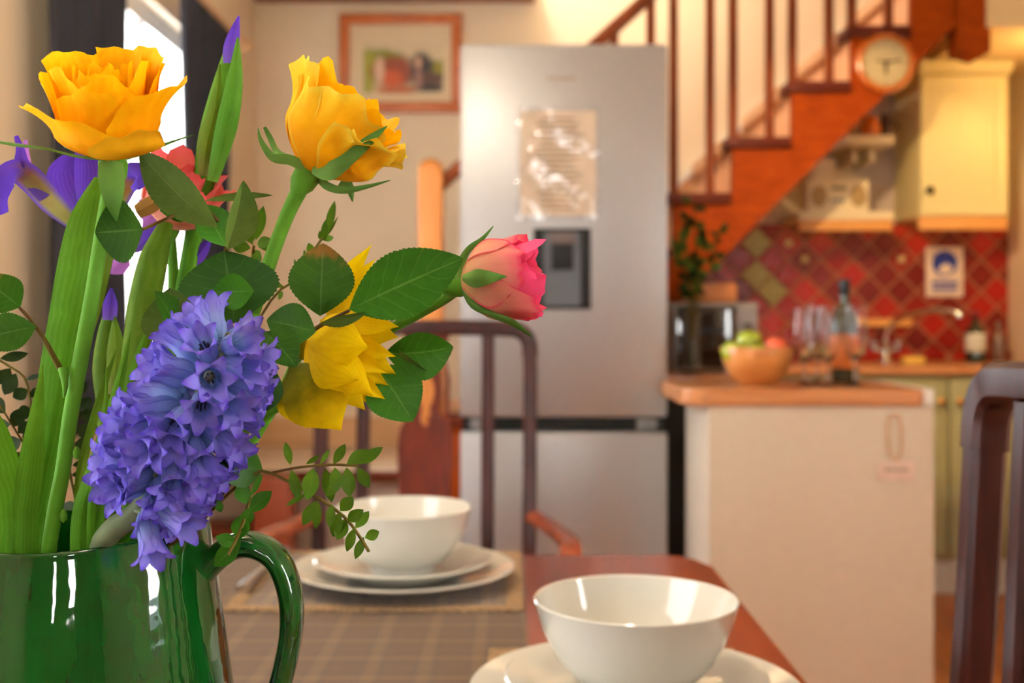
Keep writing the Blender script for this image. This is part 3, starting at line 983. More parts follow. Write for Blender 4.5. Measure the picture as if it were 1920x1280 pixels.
shared = {}
greens = [(1410, 462), (1432, 500), (1400, 512), (1440, 545)]
gcent = [((x - 960) / F * YB, CH + (YH - y) / F * YB) for x, y in greens]
motifs = [((x - 960) / F * YB, CH + (YH - y) / F * YB) for x, y in ((1510, 488), (1682, 488), (1466, 450))]
for j in range(-1, 12):
    for i in range(-1, 12):
        cx = tx0 + 0.03 + i * tp + (tp / 2 if j % 2 else 0)
        cz = tz0 + 0.02 + j * tp / 2
        poly = clip([(cx - th, cz), (cx, cz - th), (cx + th, cz), (cx, cz + th)], tx0, tx1 - 0.004, tz0 + 0.002, tz1)
        if len(poly) < 3:
            continue
        ar = abs(sum(poly[k][0] * poly[(k + 1) % len(poly)][1] - poly[(k + 1) % len(poly)][0] * poly[k][1] for k in range(len(poly)))) / 2
        if ar < 0.0006:
            continue
        g = any(abs(cx - x) + abs(cz - z) < 0.055 for x, z in gcent)
        m_ = m_greentile if g else random.choice(reds)
        whole = len(poly) == 4 and abs(ar - 2 * th * th) < 1e-5
        key = (m_.name, whole)
        if whole and key in shared:
            o = bpy.data.objects.new('tile', shared[key])
            COL.objects.link(o)
            o.parent = wall_back
            o.location = (cx, YB - 0.006, cz)
        else:
            gx, gz = cx, cz
            ins = [(gx + (x - gx) * 0.965, gz + (z - gz) * 0.965) for x, z in poly]
            n = len(poly)
            vs = [(x - cx, 0, z - cz) for x, z in poly] + [(x - cx, -0.005, z - cz) for x, z in poly] + [(x - cx, -0.007, z - cz) for x, z in ins]
            fs = [[k, (k + 1) % n, n + (k + 1) % n, n + k] for k in range(n)] + [[n + k, n + (k + 1) % n, 2 * n + (k + 1) % n, 2 * n + k] for k in range(n)] + [list(range(2 * n, 3 * n))]
            mb = MB().add(vs, fs)
            o = mb.build('tile', m_, wall_back, smooth=False)
            o.location = (cx, YB - 0.006, cz)
            if whole:
                shared[key] = o.data
        if any(abs(cx - x) + abs(cz - z) < 0.05 for x, z in motifs):
            MB().lathe([(0, 0), (0.02, 0), (0.018, 0.0015), (0, 0.0015)], (0, -0.0075, 0), 10, axis=(0, -1, 0)).build('tile_motif', m_motif, o, local=True)


# base units under the back worktop: a run of sage cabinets, each a thing of its own
BY = 4.36
bw = 0.405
xs0 = (1780 - 960) / F * BY - bw * 2
ncab = 3
for i in range(ncab):
    x0, x1 = xs0 + i * bw, min(xs0 + (i + 1) * bw - 0.003, XR - 0.004)
    lab = ('sage green base cabinet tucked behind the white island', 'sage green base cabinet with knob beside the island end', 'sage green base cabinet in the corner by the right wall')[i]
    cb = thing('base_cabinet', ((x0 + x1) / 2, BY, 0), lab, 'cabinet', 'sage base cabinets')
    MB().box((x0, BY + 0.022, 0.14), (x1, YB - 0.02, 0.862)).build('body', m_sage, cb, smooth=False)
    dr = MB().box((x0 + 0.004, BY, 0.16), (x1 - 0.004, BY + 0.02, 0.85), 0.003).build('door', m_sage, cb)
    MB().box((x0 + 0.05, BY - 0.004, 0.21), (x1 - 0.05, BY, 0.80), 0.003).build('door_panel', m_sage, dr)
    kx = x1 - 0.035 if i % 2 else x0 + 0.035
    MB().lathe([(0.006, 0), (0.006, 0.012), (0.015, 0.018), (0.016, 0.026), (0.008, 0.032), (0, 0.033)], (kx, BY, CH - (752 - YH) / F * BY), 14, axis=(0, -1, 0)).build('knob', m_brass, dr)
    MB().box((x0, BY + 0.05, 0), (x1, BY + 0.07, 0.139)).build('plinth', m_white, cb, smooth=False)
wt = tag(MB().box((xs0 - 0.02, BY - 0.03, 0.864), (XR - 0.004, YB - 0.008, 0.9), 0.005).build('worktop', m_worktop, origin=((xs0 + XR) / 2, BY, 0.864)), 'pale wooden worktop with the sink along the tiled wall', 'worktop')

# unit under the stairs that carries the microwave
ux0, ux1, uy0 = 0.47, xs0 - 0.03, 3.62
cb = thing('base_cabinet', ((ux0 + ux1) / 2, uy0, 0), 'base unit coloured near-black for the shadow between fridge and island', 'cabinet')
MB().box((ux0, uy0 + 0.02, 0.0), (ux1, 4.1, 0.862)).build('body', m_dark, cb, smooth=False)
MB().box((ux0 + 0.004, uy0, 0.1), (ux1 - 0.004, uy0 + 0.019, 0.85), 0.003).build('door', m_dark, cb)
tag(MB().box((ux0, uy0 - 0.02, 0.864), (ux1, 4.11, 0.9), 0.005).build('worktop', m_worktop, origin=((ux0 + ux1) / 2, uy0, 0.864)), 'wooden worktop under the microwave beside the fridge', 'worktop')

# island: white end panel, rounded beech top
IY0, IY1 = 2.85, 3.24
ix0, ix1 = (1330 - 960) / F * IY0, (1752 - 960) / F * IY0
isl = thing('kitchen_island', ((ix0 + ix1) / 2, IY0, 0), 'white panelled kitchen island with a rounded wooden top', 'island')
MB().box((ix0, IY0, 0), (ix1, IY1, 0.858), 0.004).build('body', m_island, isl)
zt0, zt1 = 0.858, 0.902
poly = []
xl, xr_ = (1275 - 960) / F * (IY0 + 0.05), ix1 - 0.03
for k in range(9):
    a_ = PI + k * PI / 16
    poly.append((xl + 0.09 + 0.09 * math.cos(a_), IY0 - 0.012 + 0.09 + 0.09 * math.sin(a_)))
poly += [(xr_, IY0 - 0.012), (xr_, IY1 + 0.03), (xl, IY1 + 0.03)]
top = MB().prism(poly, 'z', zt0, zt1).build('worktop', m_worktop, isl, smooth=False)
bv = top.modifiers.new('round', 'BEVEL')
bv.width = 0.008
bv.segments = 3
bv.limit_method = 'ANGLE'
MB().box((ix1 - 0.029, IY0, 0.859), (ix1, IY1, 0.902), 0.003).build('end_post', m_white, isl)
# tag on a string hung on the island
tg = thing('hanging_tag', ((1680 - 960) / F * IY0, IY0 - 0.004, 0.70), 'small pale tag hanging by a string loop on the island', 'tag')
a = P(1680, 880, IY0 - 0.004)
MB().box((a.x - 0.046, IY0 - 0.006, a.z - 0.028), (a.x + 0.046, IY0 - 0.002, a.z + 0.022), 0.002).build('plate', mat('tag_plate', lin(222, 196, 184), 0.5), tg)
MB().box((a.x - 0.03, IY0 - 0.0068, a.z - 0.004), (a.x + 0.03, IY0 - 0.0061, a.z + 0.003)).build('lettering', m_ink, tg)
MB().tube(spline([tuple(P(x, y, IY0 - 0.005)) for x, y in ((1678, 865), (1668, 845), (1664, 800), (1674, 775), (1688, 790), (1690, 840), (1682, 865))], 24), 0.0025, 6).build('string_loop', m_skirt, tg)

# shelf, radio, little shelf above
SH = 4.62
a, c = P(1497, 432, SH), P(1677, 396, SH)
sh = thing('wall_shelf', ((a.x + c.x) / 2, SH, a.z), 'thick pale shelf above the tiles that carries the radio', 'shelf')
MB().box((a.x, SH, a.z + 0.045), (c.x, YB - 0.001, c.z), 0.004).build('board', m_plasticbox, sh)
MB().box((a.x + 0.006, SH + 0.006, a.z), (c.x - 0.006, SH + 0.024, a.z + 0.044), 0.003).build('light_pelmet', wood('pelmet_wood', lin(226, 160, 84), lin(238, 176, 104), 0.4, (2, 8, 8)), sh)
stl = MB().tube([(a.x + 0.03, SH + 0.055, a.z + 0.03), (c.x - 0.03, SH + 0.055, a.z + 0.03)], 0.012, 10).build('strip_light', m_warmglow, sh)
rx0, rx1, rz1 = P(1513, 0, SH + 0.02).x, P(1630, 0, SH + 0.02).x, P(0, 336, SH + 0.02).z
rd = thing('radio', ((rx0 + rx1) / 2, SH + 0.02, c.z), 'cream portable radio with two oval speakers on the shelf', 'radio')
MB().box((rx0, SH + 0.02, c.z + 0.001), (rx1, SH + 0.13, rz1), 0.012).build('case', m_plasticbox, rd)
rh = rz1 - c.z
for xx in (rx0 + 0.05, rx1 - 0.045):
    mb = MB().lathe([(0, 0), (0.034, 0), (0.034, 0.003), (0, 0.004)], (xx, SH + 0.02, c.z + rh * 0.48), 20, axis=(0, -1, 0))
    for v in mb.v:
        v.z = c.z + rh * 0.48 + (v.z - c.z - rh * 0.48) * 1.35
    mb.build('speaker', mat('speaker_cloth', lin(176, 150, 104), 0.8, var=0.2, scale=300) if xx < rx0 + 0.06 else bpy.data.materials['speaker_cloth'], rd)
MB().box((rx0 + 0.10, SH + 0.016, c.z + rh * 0.66), (rx1 - 0.095, SH + 0.021, c.z + rh * 0.8), 0.002).build('display', mat('radio_display', lin(150, 136, 90), 0.2), rd)
for q_ in range(3):
    MB().lathe([(0, 0), (0.008, 0), (0.007, 0.006), (0, 0.006)], (rx0 + 0.105 + q_ * 0.022, SH + 0.02, c.z + rh * 0.35), 10, axis=(0, -1, 0)).build('button', m_grey, rd)
MB().tube(spline([(rx0 + 0.03, SH + 0.075, rz1 - 0.004), (rx0 + 0.05, SH + 0.075, rz1 + 0.02), (rx1 - 0.05, SH + 0.075, rz1 + 0.02), (rx1 - 0.03, SH + 0.075, rz1 - 0.004)], 12), 0.005, 6).build('carry_handle', m_plasticbox, rd)
# folded card leaning at the string, behind the radio
a, c = P(1520, 336, SH + 0.14), P(1560, 300, SH + 0.14)
o = MB().box((a.x, SH + 0.14, a.z - 0.12), (c.x + 0.01, SH + 0.15, c.z), 0.002).build('recipe_card', m_paper, origin=(a.x, SH + 0.14, a.z - 0.12))
tag(o, 'cream card standing behind the radio', 'card')
a, c = P(1590, 270, SH), P(1678, 253, SH)
o = thing('wall_shelf', ((a.x + c.x) / 2, SH, a.z), 'small white shelf high under the stair', 'shelf')
MB().box((a.x, SH, a.z), (c.x, YB - 0.001, c.z), 0.004).build('board', m_plasticbox, o)
MB().box((a.x + 0.05, SH + 0.1, a.z - 0.06), (a.x + 0.07, YB - 0.001, a.z - 0.001), 0.003).build('bracket', m_plasticbox, o)
MB().box((c.x - 0.07, SH + 0.1, a.z - 0.06), (c.x - 0.05, YB - 0.001, a.z - 0.001), 0.003).build('bracket', m_plasticbox, o)
st_z = c.z
jx = P(1632, 0, SH + 0.06).x
o = thing('ornament', (jx, SH + 0.06, st_z), 'orange pot ornament on the small high shelf', 'ornament')
MB().lathe([(0.03, 0), (0.042, 0.02), (0.04, 0.05), (0.024, 0.075), (0.028, 0.085), (0, 0.085)], (jx, SH + 0.06, st_z), 18).build('pot', mat('orange_pot', lin(200, 104, 30), 0.35), o)
jx = P(1662, 0, SH + 0.08).x
o = thing('ornament', (jx, SH + 0.08, st_z), 'dark brown jug ornament on the small high shelf', 'ornament')
MB().lathe([(0.02, 0), (0.034, 0.025), (0.03, 0.06), (0.018, 0.08), (0.022, 0.1), (0, 0.1)], (jx, SH + 0.08, st_z), 18).build('pot', mat('brown_pot', lin(70, 40, 26), 0.35), o)
MB().tube(spline([(jx + 0.028, SH + 0.08, st_z + 0.03), (jx + 0.05, SH + 0.08, st_z + 0.05), (jx + 0.02, SH + 0.08, st_z + 0.085)], 8), 0.004, 6).build('handle', bpy.data.materials['brown_pot'], o)

# wall cupboard with boarded door, crown and glowing light pelmet
CY = 4.62
a, c = P(1726, 405, CY), P(1890, 142, CY)
cx0, cx1, cz0, cz1 = a.x, min(c.x, XR - 0.02), a.z, 2.145
cup = thing('wall_cupboard', ((cx0 + cx1) / 2, CY, cz0), 'cream boarded wall cupboard under the low kitchen ceiling', 'cupboard')
MB().box((cx0, CY + 0.022, cz0), (cx1, YB - 0.009, cz1 - 0.002), 0.002).build('body', m_cream_door, cup)
door = MB().box((cx0 + 0.002, CY + 0.006, cz0 + 0.004), (cx1 - 0.002, CY + 0.021, cz1 - 0.06), 0.002).build('door', m_cream_door, cup)
n = 7
w = (cx1 - cx0 - 0.11) / n
for i in range(n):
    MB().box((cx0 + 0.055 + i * w + 0.0015, CY + 0.001, cz0 + 0.055), (cx0 + 0.055 + (i + 1) * w - 0.0015, CY + 0.0059, cz1 - 0.115), 0.001).build('board', m_cream_door, door, smooth=False)
for lo, hi in (((cx0 + 0.002, cz0 + 0.004), (cx0 + 0.054, cz1 - 0.06)), ((cx1 - 0.054, cz0 + 0.004), (cx1 - 0.002, cz1 - 0.06)),
               ((cx0 + 0.054, cz0 + 0.004), (cx1 - 0.054, cz0 + 0.054)), ((cx0 + 0.054, cz1 - 0.114), (cx1 - 0.054, cz1 - 0.06))):
    MB().box((lo[0], CY - 0.002, lo[1]), (hi[0], CY + 0.0059, hi[1]), 0.002).build('door_rail', m_cream_door, door, smooth=False)
k = P(1733, 357, CY - 0.01)
MB().lathe([(0.006, 0), (0.006, 0.012), (0.016, 0.018), (0.017, 0.026), (0.008, 0.032), (0, 0.033)], (cx0 + 0.03, CY - 0.002, k.z), 14, axis=(0, -1, 0)).build('knob', m_iron, door)
MB().prism([(CY + 0.022, cz1 - 0.055), (CY - 0.006, cz1 - 0.05), (CY - 0.03, cz1 - 0.012), (CY - 0.03, cz1 - 0.002), (CY + 0.022, cz1 - 0.002)], 'x', cx0 - 0.008, cx1 + 0.012).build('crown_moulding', m_cream_door, cup, smooth=False)
MB().box((cx0 - 0.004, CY + 0.004, cz0 - 0.056), (cx1, CY + 0.024, cz0 - 0.001), 0.003).build('light_pelmet', bpy.data.materials['pelmet_wood'], cup)
MB().tube([(cx0 + 0.03, CY + 0.06, cz0 - 0.02), (cx1 - 0.03, CY + 0.06, cz0 - 0.02)], 0.012, 10).build('strip_light', m_warmglow, cup)
# grey backing panel between shelf and cupboard
struct('trim_2', MB().box((P(1600, 0, YB).x, YB - 0.004, 1.5), (cx0, YB, 2.15)), mat('greyish_wall_paint', lin(214, 200, 190), 0.6, var=0.03))

# wash-hands sign
a, c = P(1736, 556, YB - 0.015), P(1806, 463, YB - 0.015)
sg = thing('wall_sign', ((a.x + c.x) / 2, YB - 0.014, a.z), 'white sign with a blue round symbol on the red tiles', 'sign')
MB().box((a.x, YB - 0.0165, a.z), (c.x, YB - 0.0135, c.z), 0.001).build('plate', mat('sign_white', lin(236, 222, 206), 0.4), sg)
mx_, mz_ = (a.x + c.x) / 2, c.z - 0.072
MB().lathe([(0, 0), (0.056, 0), (0.056, 0.001), (0, 0.001)], (mx_, YB - 0.0166, mz_), 32, axis=(0, -1, 0)).build('blue_disc', m_blue, sg)
hand = MB().prism([(mx_ - 0.03, mz_ - 0.03), (mx_ - 0.012, mz_ - 0.006), (mx_ + 0.006, mz_ + 0.0), (mx_ + 0.028, mz_ - 0.008), (mx_ + 0.036, mz_ - 0.024), (mx_ + 0.02, mz_ - 0.046), (mx_ - 0.014, mz_ - 0.048)], 'y', YB - 0.0186, YB - 0.0178)
hand.build('hand_symbol', bpy.data.materials['sign_white'], sg, smooth=False)
MB().tube([(mx_ + 0.004, YB - 0.0182, mz_ + 0.012), (mx_ + 0.012, YB - 0.0182, mz_ + 0.032)], 0.004, 6, flat=0.2).build('drop_symbol', m_lilacprint, sg)
for i in range(2):
    MB().box((mx_ - 0.056, YB - 0.0172, a.z + 0.026 + i * 0.026), (mx_ + 0.056, YB - 0.0166, a.z + 0.044 + i * 0.026)).build('lettering', m_lilacprint, sg)

# small pine rack bar on the tiles, tap, soap, bottles at the sink
a, c = P(1606, 612, YB - 0.03), P(1706, 597, YB - 0.03)
o = tag(MB().box((a.x, YB - 0.06, a.z), (c.x, YB - 0.0135, c.z), 0.004).build('wall_rack', bpy.data.materials['pelmet_wood'], origin=((a.x + c.x) / 2, YB - 0.0135, a.z)), 'short pale wooden rack fixed to the red tiles', 'rack')
WTZ = 0.9
TY = 4.75
tpx = P(1660, 0, TY).x
tap = thing('kitchen_tap', (tpx, TY, WTZ), 'chrome mixer tap with a curved spout at the sink', 'tap')
MB().lathe([(0.03, 0), (0.03, 0.008), (0.018, 0.02), (0.016, 0.06), (0.02, 0.07), (0.014, 0.085), (0, 0.085)], (tpx, TY, WTZ), 20).build('tap_body', m_chrome, tap)
MB().tube(spline([(tpx, TY, WTZ + 0.08), (tpx + 0.005, TY - 0.01, WTZ + 0.13), (tpx + 0.05, TY - 0.05, WTZ + 0.185), (tpx + 0.14, TY - 0.12, WTZ + 0.212), (tpx + 0.225, TY - 0.18, WTZ + 0.208), (tpx + 0.24, TY - 0.19, WTZ + 0.185)], 20), 0.011, 10).build('spout', m_chrome, tap)
for sx in (-1, 1):
    hx = tpx + sx * 0.052
    h_ = MB().tube([(tpx + sx * 0.012, TY, WTZ + 0.045), (hx, TY, WTZ + 0.055)], 0.009, 8).build('valve', m_chrome, tap)
    MB().lathe([(0.012, 0), (0.012, 0.02), (0.02, 0.026), (0.02, 0.034), (0, 0.036)], (hx, TY, WTZ + 0.05), 14).build('tap_handle', m_chrome, h_)
sx = P(1715, 0, 4.5).x
tag(MB().box((sx - 0.05, 4.47, WTZ + 0.001), (sx + 0.035, 4.53, WTZ + 0.03), 0.008).build('sponge', mat('sponge_foam', lin(240, 200, 96), 0.9, var=0.2, scale=200, bump=0.5), origin=(sx, 4.5, WTZ)), 'yellow sponge by the sink edge', 'sponge')


def bottle(name, px, y, h, r, body, label, cat, cap, lab_mat=None, z=WTZ, lz=(0.3, 0.62)):
    x = P(px, 0, y).x
    t = thing(name, (x, y, z), label, cat)
    MB().lathe([(r * 0.9, 0), (r, h * 0.02), (r, h * 0.58), (r * 0.8, h * 0.66), (r * 0.36, h * 0.74), (r * 0.33, h * 0.93), (r * 0.38, h * 0.95), (0, h * 0.95)], (x, y, z), 24).build('glass_body', body, t)
    MB().lathe([(r * 0.4, 0), (r * 0.42, h * 0.01), (r * 0.42, h * 0.14), (r * 0.2, h * 0.15), (0, h * 0.15)], (x, y, z + h * 0.85), 18).build('cap', cap, t)
    if lab_mat:
        MB().lathe([(r * 1.0, 0), (r * 1.015, 0.001), (r * 1.015, h * (lz[1] - lz[0])), (r, h * (lz[1] - lz[0]) + 0.001)], (x, y, z + h * lz[0]), 24).build('paper_label', lab_mat, t)
    return t


m_whitelab = mat('white_label', lin(214, 216, 206), 0.5, var=0.1)
b1 = bottle('spirit_bottle', 1829, 4.72, 0.215, 0.042, m_greenglass, 'squat dark bottle with a white label beside the sink', 'bottle', mat('red_cap', lin(120, 30, 40), 0.4), m_whitelab, lz=(0.2, 0.56))
b2 = bottle('oil_bottle', 1872, 4.78, 0.17, 0.028, mat('greyish_glass', lin(120, 96, 80), 0.15, var=0.1, coat=0.4), 'small grey-brown bottle in the corner by the right wall', 'bottle', mat('grey_cap', lin(120, 110, 100), 0.4))

# island top: fruit bowl, fruit, glasses, bottle
IT = 0.902
bx, by = P(1420, 0, 3.05).x, 3.05
fb = thing('fruit_bowl', (bx, by, IT), 'turned wooden fruit bowl on the island top', 'bowl')
MB().lathe([(0.045, 0), (0.05, 0.004), (0.072, 0.025), (0.09, 0.055), (0.1, 0.098), (0.098, 0.102), (0.094, 0.1), (0.084, 0.06), (0.06, 0.03), (0, 0.02)], (bx, by, IT), 40).build('bowl_body', m_bowlwood, fb)


def fruit(px, py, y, r, m_, label, name, group=None):
    p = P(px, py, y)
    t = thing(name, (p.x, p.y, p.z - r), label, 'fruit', group)
    prof = []
    for i in range(15):
        a_ = -PI / 2 + PI * i / 14
        rr = r * math.cos(a_) * (1 + 0.04 * math.sin(a_))
        zz = r * math.sin(a_) * 0.95
        if i > 11:
            zz -= r * 0.14 * (i - 11) / 3
        prof.append((max(rr, 0), zz))
    MB().lathe(prof, p, 20).build('flesh', m_, t)
    MB().tube([p + Vector((0, 0, r * 0.72)), p + Vector((r * 0.1, 0, r * 1.05))], r * 0.05, 6).build('stalk', m_iron, t)


fruit(1405, 640, 3.06, 0.036, m_apple, 'green apple on top of the fruit pile', 'apple')
fruit(1376, 660, 3.03, 0.034, m_apple, 'green apple at the outer edge of the bowl next to the vase', 'apple')
fruit(1418, 664, 3.01, 0.034, m_apple, 'green apple low in the middle of the fruit bowl', 'apple')
fruit(1455, 652, 3.03, 0.033, m_peach, 'orange-red apple in the fruit bowl', 'apple')
fruit(1482, 664, 3.06, 0.028, m_pinkfruit, 'pink-red plum at the bowl edge near the wine glasses', 'plum')


def wineglass(px, y, h, label):
    x = P(px, 0, y).x
    k = h / 0.22
    outer = [(0.034, 0), (0.034, 0.0015), (0.012, 0.006), (0.004, 0.014), (0.0036, 0.060), (0.008, 0.070), (0.026, 0.090), (0.034, 0.125), (0.034, 0.17), (0.029, 0.22)]
    inner = [(0.0282, 0.22), (0.033, 0.17), (0.033, 0.126), (0.025, 0.092), (0.008, 0.075), (0, 0.074)]
    t = thing('wine_glass', (x, y, IT), label, 'glass', 'wine glasses on the island')
    MB().lathe([(r * k, z * k) for r, z in outer[:6]], (x, y, IT), 28).build('stem_and_foot', m_glass, t)
    MB().lathe([(r * k, z * k) for r, z in outer[5:] + inner], (x, y, IT), 28).build('glass_bowl', m_glass, t)


wineglass(1508, 2.99, 0.205, 'wine glass standing next to the wooden fruit bowl')
wineglass(1532, 3.06, 0.215, 'wine glass in the middle of the row, farther back')
wineglass(1552, 2.97, 0.21, 'wine glass in the middle of the row, at the island edge')
wineglass(1603, 2.96, 0.215, 'wine glass directly in front of the wine bottle')
bottle('wine_bottle', 1584, 3.13, 0.29, 0.037, m_greenglass, 'dark green wine bottle with an orange label on the island', 'bottle', m_foil, m_label, IT, (0.14, 0.46))

# vase with foliage on the counter by the fridge, microwave with a board on top
vx, vy = P(1297, 0, 3.68).x, 3.68
va = thing('glass_vase', (vx, vy, 0.9), 'tall clear glass vase standing by the microwave', 'vase')
MB().lathe([(0.03, 0), (0.036, 0.005), (0.032, 0.05), (0.026, 0.1), (0.028, 0.16), (0.034, 0.2), (0.0325, 0.2), (0.0265, 0.16), (0.0245, 0.1), (0.03, 0.05), (0.03, 0.01), (0, 0.008)], (vx, vy, 0.9), 28).build('vase_wall', m_glass, va)
mwx0, mwx1 = P(1263, 0, 3.78).x, P(1422, 0, 3.78).x
mw = thing('microwave', ((mwx0 + mwx1) / 2, 3.78, 0.9), 'silver microwave with a dark glass door under the stair', 'microwave')
MB().box((mwx0, 3.79, 0.905), (mwx1, 4.1, 1.135), 0.006).build('case', mat('microwave_case', lin(170, 156, 146), 0.4, 0.4), mw)
MB().box((mwx0 + 0.01, 3.778, 0.915), (mwx1 - 0.075, 3.79, 1.125), 0.004).build('door', mat('microwave_glass', lin(26, 18, 14), 0.08, coat=0.6), mw)
MB().box((mwx1 - 0.07, 3.778, 0.915), (mwx1 - 0.006, 3.79, 1.125), 0.004).build('control_panel', mat('microwave_panel', lin(150, 140, 136), 0.35, 0.3), mw)
MB().lathe([(0, 0), (0.018, 0), (0.016, 0.014), (0, 0.014)], (mwx1 - 0.038, 3.778, 1.05), 16, axis=(0, -1, 0)).build('dial', m_chrome, mw)
MB().lathe([(0, 0), (0.018, 0), (0.016, 0.014), (0, 0.014)], (mwx1 - 0.038, 3.778, 0.97), 16, axis=(0, -1, 0)).build('dial', m_chrome, mw)
MB().tube([(mwx1 - 0.085, 3.766, 0.94), (mwx1 - 0.085, 3.766, 1.1)], 0.007, 8).build('handle', m_chrome, mw)
for x in (mwx0 + 0.04, mwx1 - 0.04):
    MB().box((x - 0.012, 3.82, 0.9), (x + 0.012, 4.06, 0.906)).build('foot', m_black, mw)
tag(MB().box((P(1305, 0, 3.8).x, 3.8, 1.136), (P(1382, 0, 3.8).x, 4.08, 1.2), 0.01).build('bread_bin', wood('bread_bin_wood', lin(190, 110, 40), lin(210, 132, 60), 0.4, (2, 8, 8)), origin=(P(1340, 0, 3.8).x, 3.94, 1.136)), 'orange wooden bread box on top of the microwave', 'box')


# ------------------------------------------------------------------ plant builders
def face_n(p, roll, ax):
    n = (Vector((0, 0, CH)) - p).normalized()
    n = (n - ax * n.dot(ax)).normalized()
    return Matrix.Rotation(roll, 3, ax) @ n


def leafmesh(B, T, w, roll=0.0, bend=0.08, fold=0.25, serr=0.0, teeth=11, peak=0.45, nv=None, nu=6, droop=0.0, wave=0.0, blunt=0.9, curl=0.0, tp=0.8):
    """leaf or petal blade from B to T, w wide, facing the viewer's side turned by roll (radians)"""
    B, T = Vector(B), Vector(T)
    ax = (T - B)
    L = ax.length
    ax = ax.normalized()
    n = face_n((B + T) / 2, roll, ax)
    sd = ax.cross(n)
    nv = nv or (teeth * 4 if serr else 12)

    def fn(u, v):
        s_ = (u - 0.5) * 2
        if v < peak:
            pr_ = math.sin(PI / 2 * v / peak) ** blunt
        else:
            pr_ = math.cos(PI / 2 * (v - peak) / (1 - peak)) ** tp
        pr_ = max(pr_, 0.01)
        ww = w / 2 * pr_
        if serr:
            ww *= 1 + serr * (1 - (v * teeth) % 1.0) * abs(s_) ** 4
        h = bend * L * 4 * v * (1 - v) - curl * L * v ** 3 + fold * ww * abs(s_) ** 1.3 + wave * L * math.sin(v * 9 + s_ * 2) * abs(s_)
        return B + ax * (v * L) + sd * (s_ * ww) + n * h + Vector((0, 0, -droop * L * v * v))
    return MB().grid(fn, nu, nv)


def leaf(parent, m_, b_, t_, w, Db, Dt=None, name='leaf', **kw):
    Dt = Dt or Db
    k = (Db + Dt) / 2 / F
    return leafmesh(P(b_[0], b_[1], Db), P(t_[0], t_[1], Dt), w * k, **kw).build(name, G[m_], parent)


def roseleaf(parent, m_, b_, t_, w, Db, Dt=None, **kw):
    kw.setdefault('serr', 0.055)
    kw.setdefault('teeth', 20)
    kw.setdefault('fold', 0.18)
    return leaf(parent, m_, b_, t_, w, Db, Dt, **kw)


def pxs(pts):
    """[(px, py, D)...] to room points"""
    return [tuple(P(*p)) for p in pts]


def stem(parent, pts, wpx, m_='stem', name='stem', n=28, seg=12, flat=1.0):
    """pts = (px, py, D); the ones with four entries are room points already"""
    p3 = [tuple(P(*p[:3])) if len(p) == 3 else tuple(p[:3]) for p in pts]
    D = sum(p[1] for p in p3) / len(p3)
    wpx = list(wpx) if hasattr(wpx, '__len__') else [wpx]
    wpx += [wpx[-1]] * (len(p3) - len(wpx))
    sp = spline([p + (w * D / F / 2,) for p, w in zip(p3, wpx)], n)
    return MB().tube([q_[:3] for q_ in sp], [max(q_[3], 1e-4) for q_ in sp], seg, flat, up=(0, 1, 0) if flat != 1 else None).build(name, G[m_], parent)


def blade(parent, pts, widths, m_='blade', name='blade', fold=0.35, roll=0.0, n=26):
    """strap leaf: a ribbon with a keeled section along pts"""
    p3 = [tuple(P(*p[:3])) if len(p) == 3 else tuple(p[:3]) for p in pts]
    widths = list(widths) + [widths[-1]] * (len(p3) - len(widths))
    D = sum(p[1] for p in p3) / len(p3)
    sp = spline([p + (w * D / F / 2,) for p, w in zip(p3, widths)], n)

    def fn(u, v):
        i = round(v * n)
        c_ = Vector(sp[i][:3])
        ax = (Vector(sp[min(i + 1, n)][:3]) - Vector(sp[max(i - 1, 0)][:3])).normalized()
        nn = face_n(c_, roll, ax)
        s_ = (u - 0.5) * 2
        w = max(sp[i][3], 2e-4)
        return c_ + ax.cross(nn) * (s_ * w) - nn * (fold * w * abs(s_) ** 1.4)
    return MB().grid(fn, 6, n).build(name, G[m_], parent)


def frame(ax):
    z = Vector(ax).normalized()
    f_ = Vector((0, -1, 0))
    f_ = (f_ - z * f_.dot(z)).normalized()
    y = -f_
    x = y.cross(z)
    return Matrix((x, y, z)).transposed()


def rosepetal(parent, m_, base, Mx, phi, half, H, Rr, flare, r0=0.004, curl=0.0, ruffle=0.0006, point=0.0, seed=0, nu=10, nv=12, name='petal', wig=0.0, skew=0.0, rnd_=0.20, tap=0.28, fe=2.0, lift=0.0016, rs=0.0):
    base = Vector(base)
    rnd = random.Random(seed)
    ph = [rnd.uniform(0, 6.28) for _ in range(4)]

    def fn(u, v):
        s_ = (u - 0.5) * 2
        tt = v * (1 - rnd_ * abs(s_) ** 3) + point * (1 - abs(s_)) ** 1.5 * v ** 5
        tt *= 1 - abs(rs) * max(0.0, s_ * (1 if rs > 0 else -1)) ** 1.7
        wv = 0.5 + 0.5 * math.sin(PI / 2 * min(1, v / 0.55))
        taper = 1 - tap * max(0, v - 0.6) ** 2 / 0.16
        an = R(phi) + R(half) * s_ * wv * taper
        r_ = r0 + (Rr - r0) * math.sin(PI / 2 * min(1, tt / 0.5)) ** 0.85
        k = max(0, tt - 0.5) / 0.5
        r_ += flare * k ** fe * max(0.0, 1 + skew * s_)
        r_ += lift * abs(s_) ** 5 * math.sin(PI / 2 * min(1, v * 1.4)) - lift * 0.5 * v
        z_ = H * tt - curl * k ** 3
        rf = ruffle * v ** 2
        r_ += rf * (math.sin(s_ * 4 + ph[0]) + 0.6 * math.sin(s_ * 9 + ph[1]))
        z_ += rf * 1.3 * (math.sin(s_ * 5 + ph[2]) + 0.7 * math.sin(s_ * 11 + ph[3])) + wig * s_ * v * v
        return base + Mx @ Vector((r_ * math.cos(an), r_ * math.sin(an), z_))
    return MB().grid(fn, nu, nv).build(name, G[m_], parent)


